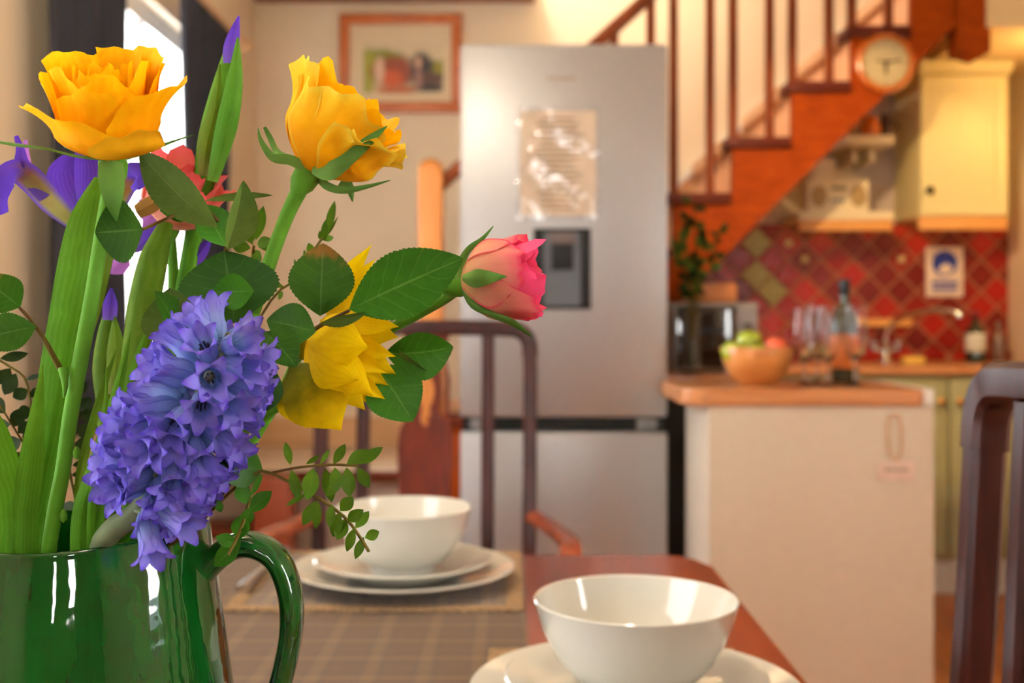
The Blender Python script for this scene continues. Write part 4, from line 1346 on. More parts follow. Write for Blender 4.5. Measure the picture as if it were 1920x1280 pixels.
# ------------------------------------------------------------------ foliage in the far glass vase
br_ = thing('eucalyptus_branch', (vx, vy, 0.912), 'leafy grey-green branch standing in the glass vase', 'branch')
rnd = random.Random(3)
tops = [(1275, 395), (1300, 380), (1322, 430), (1345, 440), (1268, 470)]
for tx_, ty_ in tops:
    b0 = Vector((vx + rnd.uniform(-0.012, 0.012), vy + rnd.uniform(-0.01, 0.01), 0.915))
    e0 = P(tx_, ty_, vy + rnd.uniform(-0.05, 0.05))
    mid = Vector((vx + (e0.x - vx) * 0.25, vy, 1.15))
    sp = spline([tuple(b0), tuple(mid), tuple((mid + e0) / 2 + Vector((0.01, 0, 0))), tuple(e0)], 16)
    MB().tube(sp, 0.003, 6).build('twig', G['twig'], br_)
    for i in range(6, 17):
        p = Vector(sp[i])
        for _ in range(1):
            d = Vector((rnd.uniform(-1, 1), rnd.uniform(-0.6, 0.6), rnd.uniform(-0.4, 1))).normalized() * rnd.uniform(0.035, 0.06)
            leafmesh(p, p + d, rnd.uniform(0.022, 0.034), roll=rnd.uniform(-0.8, 0.8), nv=6, nu=4).build('leaf', G['sprigdark'] if rnd.random() < 0.5 else G['olive'], br_)

# ================================================================== TABLE AND CHAIRS
TZ = 0.76
tx0_, tx1_, ty0_, ty1_ = -0.53, 0.262, -0.12, 1.52
tb = thing('dining_table', ((tx0_ + tx1_) / 2, (ty0_ + ty1_) / 2, 0), 'polished red-brown wooden dining table with canted corners', 'table')
cc_ = 0.045
poly = [(tx0_ + cc_, ty0_), (tx1_ - cc_, ty0_), (tx1_, ty0_ + cc_), (tx1_, ty1_ - cc_ * 1.6), (tx1_ - cc_ * 0.35, ty1_ - cc_ * 0.6), (tx1_ - cc_, ty1_), (tx0_ + cc_, ty1_), (tx0_, ty1_ - cc_), (tx0_, ty0_ + cc_)]
o = MB().prism(poly, 'z', TZ - 0.028, TZ).build('tabletop', m_table, tb, smooth=False)
bv = o.modifiers.new('round', 'BEVEL')
bv.width = 0.007
bv.segments = 3
bv.limit_method = 'ANGLE'
for lo, hi in (((tx0_ + 0.07, ty0_ + 0.07), (tx1_ - 0.07, ty0_ + 0.09)), ((tx0_ + 0.07, ty1_ - 0.09), (tx1_ - 0.07, ty1_ - 0.07)),
               ((tx0_ + 0.07, ty0_ + 0.09), (tx0_ + 0.09, ty1_ - 0.09)), ((tx1_ - 0.09, ty0_ + 0.09), (tx1_ - 0.07, ty1_ - 0.09))):
    MB().box((lo[0], lo[1], TZ - 0.115), (hi[0], hi[1], TZ - 0.0285)).build('apron', m_mahog, tb, smooth=False)
for x in (tx0_ + 0.1, tx1_ - 0.1):
    for y in (ty0_ + 0.1, ty1_ - 0.1):
        MB().lathe([(0.016, 0), (0.022, 0.03), (0.018, 0.06), (0.03, 0.3), (0.034, 0.5), (0.026, 0.56), (0.036, 0.6), (0.036, TZ - 0.0285)], (x, y, 0), 18).build('leg', m_mahog, tb)

# runner along the table, two bordered place mats
rn = tag(MB().box((-0.42, -0.05, TZ + 0.0005), (0.015, 1.512, TZ + 0.0025), 0.0008).build('table_runner', m_tartan, origin=(-0.2, 0.73, TZ)), 'grey-brown checked runner along the table', 'table runner')


def placemat(x0, x1, y0, y1, z, label):
    t = thing('placemat', ((x0 + x1) / 2, (y0 + y1) / 2, z), label, 'placemat', 'checked place mats')
    bw_ = 0.018
    MB().box((x0 + bw_, y0 + bw_, z + 0.0004), (x1 - bw_, y1 - bw_, z + 0.004), 0.001).build('woven_field', m_tartan2, t)
    for lo, hi in (((x0, y0), (x1, y0 + bw_)), ((x0, y1 - bw_), (x1, y1)), ((x0, y0 + bw_), (x0 + bw_, y1 - bw_)), ((x1 - bw_, y0 + bw_), (x1, y1 - bw_))):
        MB().box((lo[0], lo[1], z + 0.0003), (hi[0], hi[1], z + 0.0045), 0.001).build('border', m_border, t)
    return t


placemat(-0.312, 0.012, 1.205, 1.508, TZ + 0.0026, 'checked place mat with tan border at the table end by the carver chair')
placemat(-0.022, 0.21, 0.70, 1.062, TZ + 0.0026, 'checked place mat under the setting by the table side')
MZ = TZ + 0.0072


def lathe_obj(t, name, prof, c, m_, seg=64):
    return MB().lathe(prof, c, seg).build(name, m_, t)


def setting(x, y, where):
    p = thing('dinner_plate', (x, y, MZ), 'large white dinner plate under the setting ' + where, 'plate')
    lathe_obj(p, 'plate_body', [(0.0, 0.0), (0.08, 0.0), (0.085, 0.003), (0.105, 0.010), (0.131, 0.018), (0.1325, 0.0195), (0.131, 0.0205), (0.105, 0.0145), (0.084, 0.008), (0.0, 0.007)], (x, y, MZ), m_china)
    z = MZ + 0.0082
    p = thing('side_plate', (x, y, z), 'smaller white plate between bowl and dinner plate ' + where, 'plate')
    lathe_obj(p, 'plate_body', [(0.0, 0.0), (0.062, 0.0), (0.068, 0.003), (0.084, 0.011), (0.1035, 0.0185), (0.105, 0.020), (0.1035, 0.021), (0.083, 0.0145), (0.066, 0.008), (0.0, 0.007)], (x, y, z), m_china)
    z += 0.0075
    p = thing('cereal_bowl', (x, y, z), 'white china bowl on the plates ' + where, 'bowl')
    lathe_obj(p, 'bowl_body', [(0.0, 0.002), (0.034, 0.0), (0.036, 0.0), (0.037, 0.005), (0.050, 0.012), (0.064, 0.028), (0.075, 0.05), (0.0808, 0.0715), (0.0815, 0.0725), (0.0806, 0.0735), (0.079, 0.0725),
                               (0.073, 0.05), (0.062, 0.031), (0.047, 0.016), (0.03, 0.009), (0.0, 0.008)], (x, y, z), m_china, 80)


setting(-0.129, 1.33, 'at the table end by the carver chair')
setting(0.0987, 0.894, 'by the table side near the right-hand chair')
fk = thing('dessert_fork', (-0.29, 1.3, MZ), 'silver fork handle on the mat beside the far plates', 'cutlery')
hs = [tuple(P(455, 1122, 1.27)), tuple(P(478, 1098, 1.33)), tuple(P(505, 1074, 1.40)), tuple(P(520, 1060, 1.45))]
hs = [(x, y, MZ + 0.006) for x, y, z in hs]
sp = spline([h_ + (w,) for h_, w in zip(hs, (0.010, 0.007, 0.0045, 0.0035))], 14)
MB().tube([q_[:3] for q_ in sp], [q_[3] for q_ in sp], 10, flat=0.5, up=(0, 0, 1)).build('handle', m_silver, fk)
d_ = (Vector(hs[-1]) - Vector(hs[-2])).normalized()
e_ = Vector(hs[-1])
sd_ = d_.cross(Vector((0, 0, 1)))
MB().tube([e_, e_ + d_ * 0.02], [0.0035, 0.009], 8, flat=0.35, up=(0, 0, 1)).build('fork_head', m_silver, fk)
for q_ in (-1.5, -0.5, 0.5, 1.5):
    MB().tube([e_ + d_ * 0.019 + sd_ * q_ * 0.005, e_ + d_ * 0.055 + sd_ * q_ * 0.005], [0.0018, 0.001], 6).build('tine', m_silver, fk)


def chair(name, loc, rz, label, H, Wd, arms, seatz=0.45, rake=0.085):
    """seat faces local -y; the back stands at local y = 0"""
    t = thing(name, loc, label, 'chair', rz=rz)
    lean = lambda z: rake * max(0, (z - seatz)) / 0.55     # the back rakes away from the seat
    hw_ = Wd / 2
    for s_ in (-1, 1):
        pts = [(s_ * (hw_ - 0.03), 0.05, 0.0), (s_ * (hw_ - 0.02), 0.0, seatz), (s_ * (hw_ - 0.015), lean(H - 0.2), H - 0.2), (s_ * (hw_ - 0.015), lean(H - 0.07), H - 0.07)]
        c_ = spline(pts, 14)
        MB().tube(c_, 0.0145, 16, flat=1.0, up=(0, 1, 0), square=True).build('back_post', m_mahog, t, local=True)
    # top rail with rounded shoulders, one bent piece
    rail = [(-(hw_ - 0.015), lean(H - 0.075), H - 0.075), (-(hw_ - 0.017), lean(H - 0.045), H - 0.045), (-(hw_ - 0.032), lean(H - 0.024), H - 0.024), (-(hw_ - 0.07), lean(H - 0.016), H - 0.016), (0, lean(H) + 0.01, H - 0.014)]
    rail += [(-x, y, z) for x, y, z in rail[-2::-1]]
    MB().tube(spline(rail, 64), 0.0165, 16, up=(0, 1, 0), square=True).build('top_rail', m_mahog, t, local=True)
    for s_ in (-1, 1):
        x = s_ * (hw_ - 0.103)
        MB().tube([(x, 0.005, seatz + 0.02), (x, lean(H - 0.03), H - 0.03)], 0.0135, 16, up=(0, 1, 0), square=True).build('spindle', m_mahog, t, local=True)
    # vase splat: two outline halves, a bridge and pierced work at the top
    z0, z1 = seatz + 0.03, H - 0.03
    k = (z1 - z0) / 0.53

    def sy(z):
        return 0.005 + lean(z)
    out_ = [(.48, .040), (.60, .046), (.70, .053), (.78, .057), (.83, .057), (.85, .054), (.866, .046), (.90, .047), (.95, .050), (.98, .044), (1.0, .040), (1.02, .042), (1.045, .048)]
    out_ = [(w_, z_) for z_, w_ in out_]
    mid_ = [(.856, .003), (.862, .009), (.872, .011), (.885, .009), (.893, .008), (.91, .014), (.925, .0175), (.94, .0165), (.955, .010), (.968, .007), (.975, .003)]
    mid_ = [(w_, z_) for z_, w_ in mid_]
    hole_c = mid_ + [(-x, z) for x, z in mid_[::-1]]
    sid_ = [(.034, .868), (.039, .872), (.0405, .89), (.0395, .92), (.041, .95), (.038, .985), (.032, .992), (.029, .98), (.031, .95), (.0315, .92), (.0305, .89), (.031, .872)]
    loops = [out_ + [(-x, z) for x, z in out_[::-1]], hole_c, sid_, [(-x, z) for x, z in sid_]]
    bm = bmesh.new()
    for lp in loops:
        vv = [bm.verts.new((x, 0, seatz + 0.03 + (z - 0.48) * k * 0.53 / 0.565)) for x, z in lp]
        for i_ in range(len(vv)):
            bm.edges.new((vv[i_], vv[(i_ + 1) % len(vv)]))
    bmesh.ops.triangle_fill(bm, edges=bm.edges[:], use_beauty=True)
    ex = bmesh.ops.extrude_face_region(bm, geom=bm.faces[:])
    for v_ in [g_ for g_ in ex['geom'] if isinstance(g_, bmesh.types.BMVert)]:
        v_.co.y -= 0.014
    for v_ in bm.verts:
        v_.co.y += sy(v_.co.z) + 0.007
    bm.verts.index_update()
    MB().add([v_.co.copy() for v_ in bm.verts], [[v_.index for v_ in f_.verts] for f_ in bm.faces]).build('splat', m_splat, t, local=True, smooth=False)
    bm.free()
    # seat, rails, front legs, stretchers
    MB().box((-hw_ - 0.01, -0.43, seatz - 0.01), (hw_ + 0.01, -0.02, seatz + 0.022), 0.012).build('seat_pad', mat('seat_cloth', lin(214, 176, 140), 0.8, var=0.12) if 'seat_cloth' not in bpy.data.materials else bpy.data.materials['seat_cloth'], t, local=True)
    for lo, hi in (((-hw_, -0.44, seatz - 0.075), (hw_, -0.415, seatz - 0.011)), ((-hw_, -0.025, seatz - 0.075), (hw_, 0.0, seatz - 0.011)),
                   ((-hw_, -0.415, seatz - 0.075), (-hw_ + 0.024, -0.025, seatz - 0.011)), ((hw_ - 0.024, -0.415, seatz - 0.075), (hw_, -0.025, seatz - 0.011))):
        MB().box(lo, hi, 0.003).build('seat_rail', m_mahog, t, local=True)
    for s_ in (-1, 1):
        MB().box((s_ * (hw_ - 0.02) - 0.019, -0.44, 0), (s_ * (hw_ - 0.02) + 0.019, -0.402, seatz - 0.076), 0.003).build('leg', m_mahog, t, local=True)
        MB().box((s_ * (hw_ - 0.02) - 0.01, -0.40, 0.15), (s_ * (hw_ - 0.02) + 0.01, 0.03, 0.18), 0.003).build('stretcher', m_mahog, t, local=True)
    if arms:
        for s_ in (-1, 1):
            pts = [(s_ * (hw_ - 0.01), lean(0.68) - 0.005, 0.675), (s_ * (hw_ + 0.025), -0.08, 0.67), (s_ * (hw_ + 0.05), -0.22, 0.672), (s_ * (hw_ + 0.05), -0.31, 0.668), (s_ * (hw_ + 0.045), -0.345, 0.645)]
            MB().tube(spline(pts, 20), 0.021, 8, flat=0.7, up=(0, 0, 1)).build('arm', m_arm, t, local=True)
            pts = [(s_ * (hw_ + 0.045), -0.30, 0.655), (s_ * (hw_ + 0.03), -0.27, 0.56), (s_ * (hw_ + 0.0), -0.30, seatz - 0.02)]
            MB().tube(spline(pts, 10), 0.016, 8).build('arm_support', m_mahog, t, local=True)
    return t


m_splat = wood('splat_mahogany', lin(66, 20, 8), lin(102, 36, 14), 0.45, (30, 30, 3), spec=0.2)
m_arm = wood('arm_mahogany', lin(110, 46, 26), lin(156, 78, 48), 0.25, (3, 22, 22), spec=0.25)
CX = (800 - 960) / F * 2.36
chair('carver_chair', (CX, 2.27, 0), 0, 'dark wooden carver chair with pierced splat at the table end', 1.075, 0.465, True)
# side chair on the right: its far post shows at 1835 px, 0.93 m away
chair('dining_chair', (0.368, 0.93 - 0.20, 0), R(-90), 'dark wooden dining chair pushed in at the table side', 1.045, 0.44, False, rake=0.028)

# ================================================================== JUG
JX, JY = (148 - 960) / F * 0.55, 0.55
JR = 0.062
RIMZ = CH - 0.1024
jz = TZ + 0.0027
jh = RIMZ - jz
jug = thing('jug', (JX, JY, jz), 'glossy green glazed pottery jug full of flowers', 'jug')
kz = jh / 0.2129
prof = [(0.0, 0.004), (0.054, 0.0), (0.060, 0.002), (0.069, 0.012), (0.0785, 0.045), (0.0785, 0.085), (0.0745, 0.125), (0.0690, 0.165), (0.0645, 0.195), (0.0622, 0.2085), (0.0618, 0.2118), (0.0605, 0.2129), (0.0588, 0.2115),
        (0.0585, 0.2), (0.0635, 0.165), (0.069, 0.125), (0.0725, 0.085), (0.0725, 0.045), (0.064, 0.018), (0.0, 0.012)]
pr2 = spline([p for p in prof], 95)
mb = MB().lathe([(max(r_, 0.0), z_ * kz) for r_, z_ in pr2], (JX, JY, jz), 72)
for v in mb.v:          # pinched spout on the far left, rim lifted a little towards the handle
    h_ = max(0, (v.z - jz) / jh - 0.72) / 0.28
    d_ = v.x - JX
    if h_ > 0:
        v.z += 0.006 * h_ * max(0, d_ / JR) ** 2
        if d_ < 0:
            v.x += 0.02 * (d_ / JR) * h_ * max(0, 1 - abs(v.y - JY) / 0.03) ** 2
mb.build('jug_body', m_glaze, jug)
hp = [(380, 1075), (402, 1050), (432, 1027), (474, 1021), (516, 1044), (541, 1098), (547, 1165), (536, 1240), (512, 1320), (470, 1400), (425, 1455)]
sp = spline([tuple(P(x, y, 0.55)) + (w,) for (x, y), w in zip(hp, (0.0062, 0.0064, 0.0064, 0.0064, 0.0062, 0.006, 0.0058, 0.0056, 0.0056, 0.006, 0.0075))], 60)
mb = MB().tube([q_[:3] for q_ in sp], [q_[3] for q_ in sp], 16, flat=1.9, up=(0, 1, 0))
mb.build('handle', m_glaze, jug)
BOT = Vector((JX, JY, jz + 0.03))


def down(px, D, k=0):
    """how a stem goes from the rim to the bottom of the jug"""
    p = P(px, 1050, D)
    dx, dy = p.x - JX, p.y - JY
    ln = math.hypot(dx, dy)
    if ln > 0.050:
        dx, dy = dx * 0.050 / ln, dy * 0.050 / ln
    a_ = (JX + dx, JY + dy, RIMZ - 0.012, 0)
    e_ = (JX - dx * 0.3 + 0.01 * math.sin(k), JY - dy * 0.3 + 0.01 * math.cos(k), jz + 0.03, 0)
    return [a_] + [tuple(p_ + (q_ - p_) * f_ for p_, q_ in zip(a_, e_)) for f_ in (0.2, 0.5)] + [e_]


# ================================================================== BOUQUET
# ---- large yellow rose
D1 = 0.505
b_ = P(212, 298, D1)
A = thing('yellow_rose', P(95, 1025, 0.52), 'large open golden yellow rose on a straight stem in the jug', 'rose')
Mx = frame((0.0, -0.33, 0.94))
W_ = dict(rnd_=0.03, tap=-0.04, fe=1.4)     # broad petals whose corners stay out
SPEC = [  # phi half H R flare point curl skew material
    (-131, 60, .0270, .0242, .0100, .0, .002, -.55, 'rose', dict(W_, rs=0.5)), (-16, 56, .0350, .0230, .0105, .0, .001, .55, 'rose', dict(W_, rs=-0.5)), (-52, 44, .0185, .0250, .006, .0, .003, .2, 'rosefade', dict(rnd_=0.4, tap=0.1, rs=-0.3)),
    (-84, 48, .0330, .0212, .004, .0, .0, 0, 'rose', dict(rnd_=0.10, tap=0.10)), (180, 40, .0375, .0220, .0045, .03, .001, .2, 'rose', W_), (124, 50, .0485, .0210, .0035, .0, .003, .3, 'rose', W_), (62, 50, .0490, .0205, .004, .0, .002, -.2, 'rose', W_), (22, 44, .042, .0210, .005, .02, .001, -.2, 'rose', {}),
    (-72, 56, .0375, .0175, .004, .03, 0, .4, 'rose', {}), (-142, 56, .040, .0175, .004, .03, 0, -.4, 'rose', {}), (0, 56, .043, .0175, .004, .03, 0, 0, 'rose', {}), (80, 60, .0455, .0175, .003, .03, 0, 0, 'rose', {}), (150, 56, .044, .0170, .003, .03, 0, 0, 'rose', {}),
    (-95, 66, .040, .0125, .002, 0, 0, 0, 'rose', {}), (30, 70, .042, .0125, .001, 0, 0, 0, 'rose', {}), (150, 70, .042, .0120, .001, 0, 0, 0, 'rose', {}),
    (-40, 85, .041, .0080, .001, 0, 0, 0, 'rose', {}), (130, 85, .0415, .0075, .001, 0, 0, 0, 'rose', {}), (40, 120, .041, .0035, .0, 0, 0, 0, 'rose', {})]
for i, (phi, half, H_, R_, fl, pt, cu, sk, m_, kw) in enumerate(SPEC):
    rosepetal(A, m_, b_, Mx, phi, half, H_, R_, fl, point=pt, curl=cu, seed=i, ruffle=0.0009, r0=0.0045, skew=sk, nu=16, nv=14, **kw)
MB().lathe([(0.003, -0.012), (0.006, -0.008), (0.0065, -0.002), (0.005, 0.003), (0, 0.004)], b_, 14).build('hip', G['stem'], A)
blade(A, [(208, 300, .495), (209, 330, .488), (212, 375, .485), (218, 415, .49)], [44, 48, 34, 3], 'sepal', 'sepal', fold=0.3, n=16)
blade(A, [(190, 296, .50), (140, 290, .49), (85, 277, .485), (30, 269, .49), (-20, 262, .49)], [14, 13, 10, 16, 5], 'sepal', 'sepal', roll=1.15, n=18)
blade(A, [(235, 298, .515), (280, 284, .53), (320, 268, .54), (365, 252, .55)], [16, 14, 8, 2], 'sepal', 'sepal', roll=0.9, n=14)
blade(A, [(200, 296, .52), (160, 285, .54), (120, 275, .55)], [18, 14, 3], 'sepal', 'sepal', n=12)
stem(A, [(212, 302, .505), (203, 360, .51), (190, 440, .515), (172, 560, .515), (150, 680, .515), (132, 780, .515), (118, 880, .515), (100, 975, .515)] + down(92, .515, 1), [20, 24, 26, 28, 29, 28, 28, 28, 26, 20], n=44)
for x, y in ((133, 850), (108, 968)):
    MB().lathe([(0.0, -0.003), (0.0016, -0.0015), (0.0018, 0.001), (0.0008, 0.003), (0, 0.0034)], P(x + 11, y, .5135), 10).build('stem_node', G['stem'], A)
# its leaf stalk at the far left with two scorched leaflets
stem(A, [(112, 690, .515), (85, 640, .51), (60, 603, .505), (35, 575, .50)], [12, 9, 7, 5], 'twig', 'leaf_stalk', 14)
roseleaf(A, 'brown', (38, 575), (-40, 515), 74, .50, .48, fold=0.1)
roseleaf(A, 'brown', (68, 612), (-50, 640), 72, .502, .49, fold=0.12, roll=0.2)
stem(A, [(118, 690, .512), (122, 720, .51), (120, 745, .51)], [18, 12, 4], 'stem', 'stipule', 8)

# ---- lemon yellow rose, seen from the side
D2 = 0.54
B = thing('yellow_rose', P(280, 1025, 0.56), 'yellow rose leaning towards the fridge on a long bare stem', 'rose')
b_ = P(580, 322, D2)
Mx = frame((0.50, -0.02, 0.80))
SPEC = [(-152, 50, .0420, .0235, .0085, .02, 0, 'roseb'), (-82, 56, .0385, .0255, .0075, .02, .001, 'roseb'), (-16, 54, .0315, .0255, .013, .0, .003, 'roseb'), (-44, 40, .0290, .0275, .010, .0, .002, 'roseb'), (165, 52, .0430, .0235, .007, .04, 0, 'roseb'),
        (100, 56, .0420, .0245, .008, .03, 0, 'roseb'), (45, 52, .0350, .025, .012, .0, .002, 'roseb'), (-115, 60, .0440, .0205, .005, .06, 0, 'rose'), (-25, 58, .0380, .0210, .008, .03, .001, 'rose'), (150, 60, .0440, .0200, .004, .05, 0, 'rose'), (70, 60, .0420, .020, .005, .05, 0, 'rose'),
        (-60, 80, .0420, .0150, .002, 0, 0, 'rose'), (100, 80, .0425, .014, .002, 0, 0, 'rose'), (0, 110, .041, .008, 0, 0, 0, 'rose')]
for i, (phi, half, H_, R_, fl, pt, cu, m_) in enumerate(SPEC):
    rosepetal(B, m_, b_, Mx, phi, half, H_, R_, fl, point=pt, curl=cu, seed=40 + i, ruffle=0.0021, nu=18, nv=14, rnd_=0.10, tap=0.08, r0=0.0045)
MB().lathe([(0.0035, -0.012), (0.0062, -0.007), (0.0068, -0.002), (0.005, 0.003), (0, 0.004)], b_, 14, axis=(0.5, 0, 0.8)).build('hip', G['stem'], B)
blade(B, [(585, 318, .53), (615, 322, .52), (650, 300, .515), (690, 265, .515), (726, 236, .518)], [16, 34, 26, 20, 2], 'sepal', 'sepal', fold=0.2, n=18)
blade(B, [(578, 318, .535), (545, 300, .53), (512, 295, .53), (490, 265, .535), (484, 240, .54)], [18, 20, 16, 9, 2], 'sepal', 'sepal', fold=0.2, n=18)
blade(B, [(578, 320, .545), (548, 300, .55), (520, 285, .555), (505, 255, .56), (496, 238, .56)], [14, 14, 12, 10, 6], 'sepal', 'sepal', n=16)
blade(B, [(590, 322, .54), (610, 348, .535), (645, 358, .533), (690, 350, .533), (732, 338, .535)], [14, 18, 15, 9, 2], 'sepal', 'sepal', roll=0.5, n=18)
blade(B, [(640, 338, .55), (655, 352, .55), (661, 378, .55)], [26, 18, 2], 'sepal', 'sepal', n=10)
stem(B, [(580, 322, .54), (566, 348, .542), (540, 400, .548), (515, 465, .55), (488, 545, .55), (455, 640, .55), (405, 790, .55), (330, 950, .55)] + down(285, .55, 2), [34, 32, 28, 27, 28, 28, 27, 26, 24, 20], n=44)

# ---- pink rosebud on the right, with the big compound leaf
D3 = 0.535
C = thing('pink_rose', P(270, 1025, 0.57), 'pink and cream rosebud reaching out towards the fridge', 'rose')
b_ = P(866, 533, D3)
Mx = frame((0.97, -0.10, 0.10))
SPEC = [(-110, 60, .031, .0195, .0, .05, 0, 'pink'), (-35, 58, .035, .0190, .002, .15, .001, 'pink'), (170, 60, .030, .0195, .001, .12, 0, 'pink'), (100, 60, .033, .019, .0, .1, 0, 'pink'), (30, 60, .034, .019, .001, .1, 0, 'pink'),
        (-75, 62, .037, .0165, .002, .05, 0, 'hotpink'), (0, 62, .037, .0165, .003, .1, .002, 'hotpink'), (140, 62, .035, .0165, .002, .1, 0, 'hotpink'), (75, 62, .036, .016, .002, .1, 0, 'hotpink'), (-145, 60, .034, .016, .002, .25, 0, 'hotpink'),
        (-60, 80, .0365, .0115, 0, 0, 0, 'hotpink'), (60, 80, .036, .0115, 0, 0, 0, 'hotpink'), (180, 80, .035, .011, 0, 0, 0, 'hotpink'), (0, 120, .035, .006, 0, 0, 0, 'hotpink')]
for i, (phi, half, H_, R_, fl, pt, cu, m_) in enumerate(SPEC):
    rosepetal(C, m_, b_, Mx, phi, half, H_, R_, fl, point=pt, curl=cu, seed=80 + i, ruffle=0.0011, r0=0.0045)
MB().lathe([(0.003, -0.010), (0.0055, -0.006), (0.006, -0.001), (0.005, 0.003), (0, 0.004)], b_, 14, axis=(0.97, -0.1, 0.1)).build('hip', G['stem'], C)
blade(C, [(866, 520, .525), (885, 522, .512), (915, 520, .508), (950, 518, .512)], [12, 34, 26, 2], 'sepal', 'sepal', n=14)
blade(C, [(862, 530, .53), (862, 500, .53), (880, 468, .53), (905, 448, .53), (925, 424, .532)], [10, 16, 14, 9, 2], 'sepal', 'sepal', roll=0.5, n=16)
blade(C, [(866, 540, .53), (885, 572, .525), (920, 590, .522), (960, 606, .522), (998, 632, .525)], [10, 16, 14, 16, 2], 'sepal', 'sepal', roll=0.6, n=16)
blade(C, [(864, 520, .54), (872, 480, .55), (890, 460, .555)], [10, 12, 2], 'sepal', 'sepal', n=10)
stem(C, [(866, 533, .535), (835, 558, .54), (790, 585, .545), (720, 625, .555), (640, 685, .56), (560, 738, .56), (480, 790, .56), (420, 850, .56), (350, 950, .56)] + down(265, .565, 3), [24, 22, 20, 20, 20, 20, 20, 20, 20, 20, 18], n=48)
# compound leaf: stalk and leaflets
stem(C, [(500, 668, .53), (560, 635, .525), (610, 605, .52), (655, 582, .515)], [9, 9, 8, 6], 'twig', 'leaf_stalk', 14)
roseleaf(C, 'mid', (655, 580), (868, 484), 122, .515, .50, bend=0.05, fold=0.10, peak=0.5, teeth=26, roll=-0.12)
roseleaf(C, 'brown', (600, 592), (606, 456), 118, .515, .515, bend=0.05, fold=0.15, peak=0.48)
roseleaf(C, 'dark', (592, 622), (500, 600), 82, .51, .505, bend=0.06, fold=0.15, peak=0.5, roll=0.2)
roseleaf(C, 'dark', (496, 622), (556, 688), 72, .505, .50, bend=0.08, fold=0.2, roll=-0.3)
leaf(C, 'olive', (598, 606), (688, 585), 26, .512, .512, roll=0.7, bend=0.06, serr=0.1)
roseleaf(C, 'mid', (722, 662), (850, 650), 92, .55, .55, bend=0.10, fold=0.5, roll=0.35, peak=0.55)
roseleaf(C, 'mid', (706, 684), (774, 790), 108, .55, .545, bend=0.06, fold=0.12, roll=-0.1, peak=0.48)
leaf(C, 'olive', (740, 650), (812, 705), 24, .548, .548, roll=0.8, serr=0.1)
roseleaf(C, 'dark', (492, 880), (390, 868), 74, .52, .50, bend=0.08, fold=0.15, peak=0.4)

# ---- coral rose at the back
E = thing('coral_rose', P(230, 1025, 0.6), 'coral pink rose half hidden behind the leaves under the yellow rose', 'rose')
b_ = P(318, 425, .60)
Mx = frame((0.42, -0.25, 0.85))
for i, (phi, half, H_, R_, fl, pt, m_) in enumerate([(-130, 55, .027, .019, .006, .1, 'coral'), (-60, 55, .029, .019, .006, .1, 'coral'), (10, 58, .031, .020, .005, .04, 'coral'), (90, 58, .034, .020, .004, .05, 'coral'), (165, 56, .032, .020, .003, .1, 'coral'),
                                                  (-95, 62, .033, .014, .002, .1, 'coral'), (20, 62, .036, .015, .003, .06, 'coral'), (140, 62, .037, .015, .002, .12, 'coral'), (-40, 90, .034, .008, 0, 0, 'coral'), (120, 90, .034, .008, 0, 0, 'coral')]):
    rosepetal(E, m_, b_, Mx, phi, half, H_, R_, fl, point=pt, seed=120 + i, ruffle=0.0008)
stem(E, [(318, 428, .60), (325, 520, .60), (318, 650, .59), (295, 820, .58), (260, 960, .575)] + down(235, .575, 4), 20, n=36)
MB().lathe([(0.003, -0.010), (0.0055, -0.006), (0.006, -0.001), (0.005, 0.003), (0, 0.004)], b_, 12, axis=(0.42, -0.25, 0.85)).build('hip', G['stem'], E)
# leaves of the coral rose that fill the middle of the bunch
stem(E, [(318, 600, .585), (380, 560, .56), (415, 500, .545), (425, 440, .54), (395, 400, .525), (330, 335, .52)], [12, 11, 10, 8, 7, 4], 'twig', 'leaf_stalk', 24)
roseleaf(E, 'olive', (408, 425), (262, 284), 84, .52, .52, bend=0.08, fold=0.2, peak=0.5, roll=-0.45)
roseleaf(E, 'dark', (268, 430), (178, 436), 116, .495, .49, bend=0.05, fold=0.08, peak=0.45)
stem(E, [(268, 430, .496), (290, 420, .505), (330, 402, .52)], [6, 6, 6], 'twig', 'leaf_stalk', 10)
roseleaf(E, 'olive', (425, 468), (456, 338), 62, .51, .505, fold=0.9, bend=0.05, roll=0.5)
roseleaf(E, 'olive', (385, 376), (512, 366), 24, .525, .53, roll=0.9, bend=-0.05)
roseleaf(E, 'mid', (424, 462), (372, 384), 70, .53, .53, fold=0.3, roll=0.3)
roseleaf(E, 'dark', (440, 606), (420, 470), 178, .54, .54, bend=0.05, fold=0.1, peak=0.5)
roseleaf(E, 'mid', (476, 545), (398, 548), 66, .515, .51, fold=0.2, peak=0.5)
roseleaf(E, 'olive', (345, 660), (318, 540), 116, .535, .53, fold=0.25, peak=0.5, roll=-0.3)
roseleaf(E, 'mid', (330, 620), (290, 545), 50, .53, .525, fold=0.5, roll=0.6)
roseleaf(E, 'mid', (300, 395), (365, 372), 60, .53, .535, fold=0.3, roll=0.2)
roseleaf(E, 'dark', (520, 700), (500, 770), 54, .55, .55, fold=0.3, roll=0.4)

# ---- blue hyacinth
HY = thing('hyacinth', P(150, 1025, 0.5), 'fat violet-blue hyacinth spike leaning over the jug rim', 'hyacinth')
hb, ht = P(288, 905, .495), P(418, 645, .49)
spine = [Vector(p) for p in spline([tuple(hb), tuple(P(330, 825, .495)), tuple(P(376, 735, .495)), tuple(ht)], 40)]
stem(HY, [(430, 625, .49), (375, 740, .495), (318, 860, .495), (262, 955, .497), (205, 1000, .5)] + down(175, .515, 5), [12, 22, 32, 40, 44, 42, 34], 'hstem', n=40)


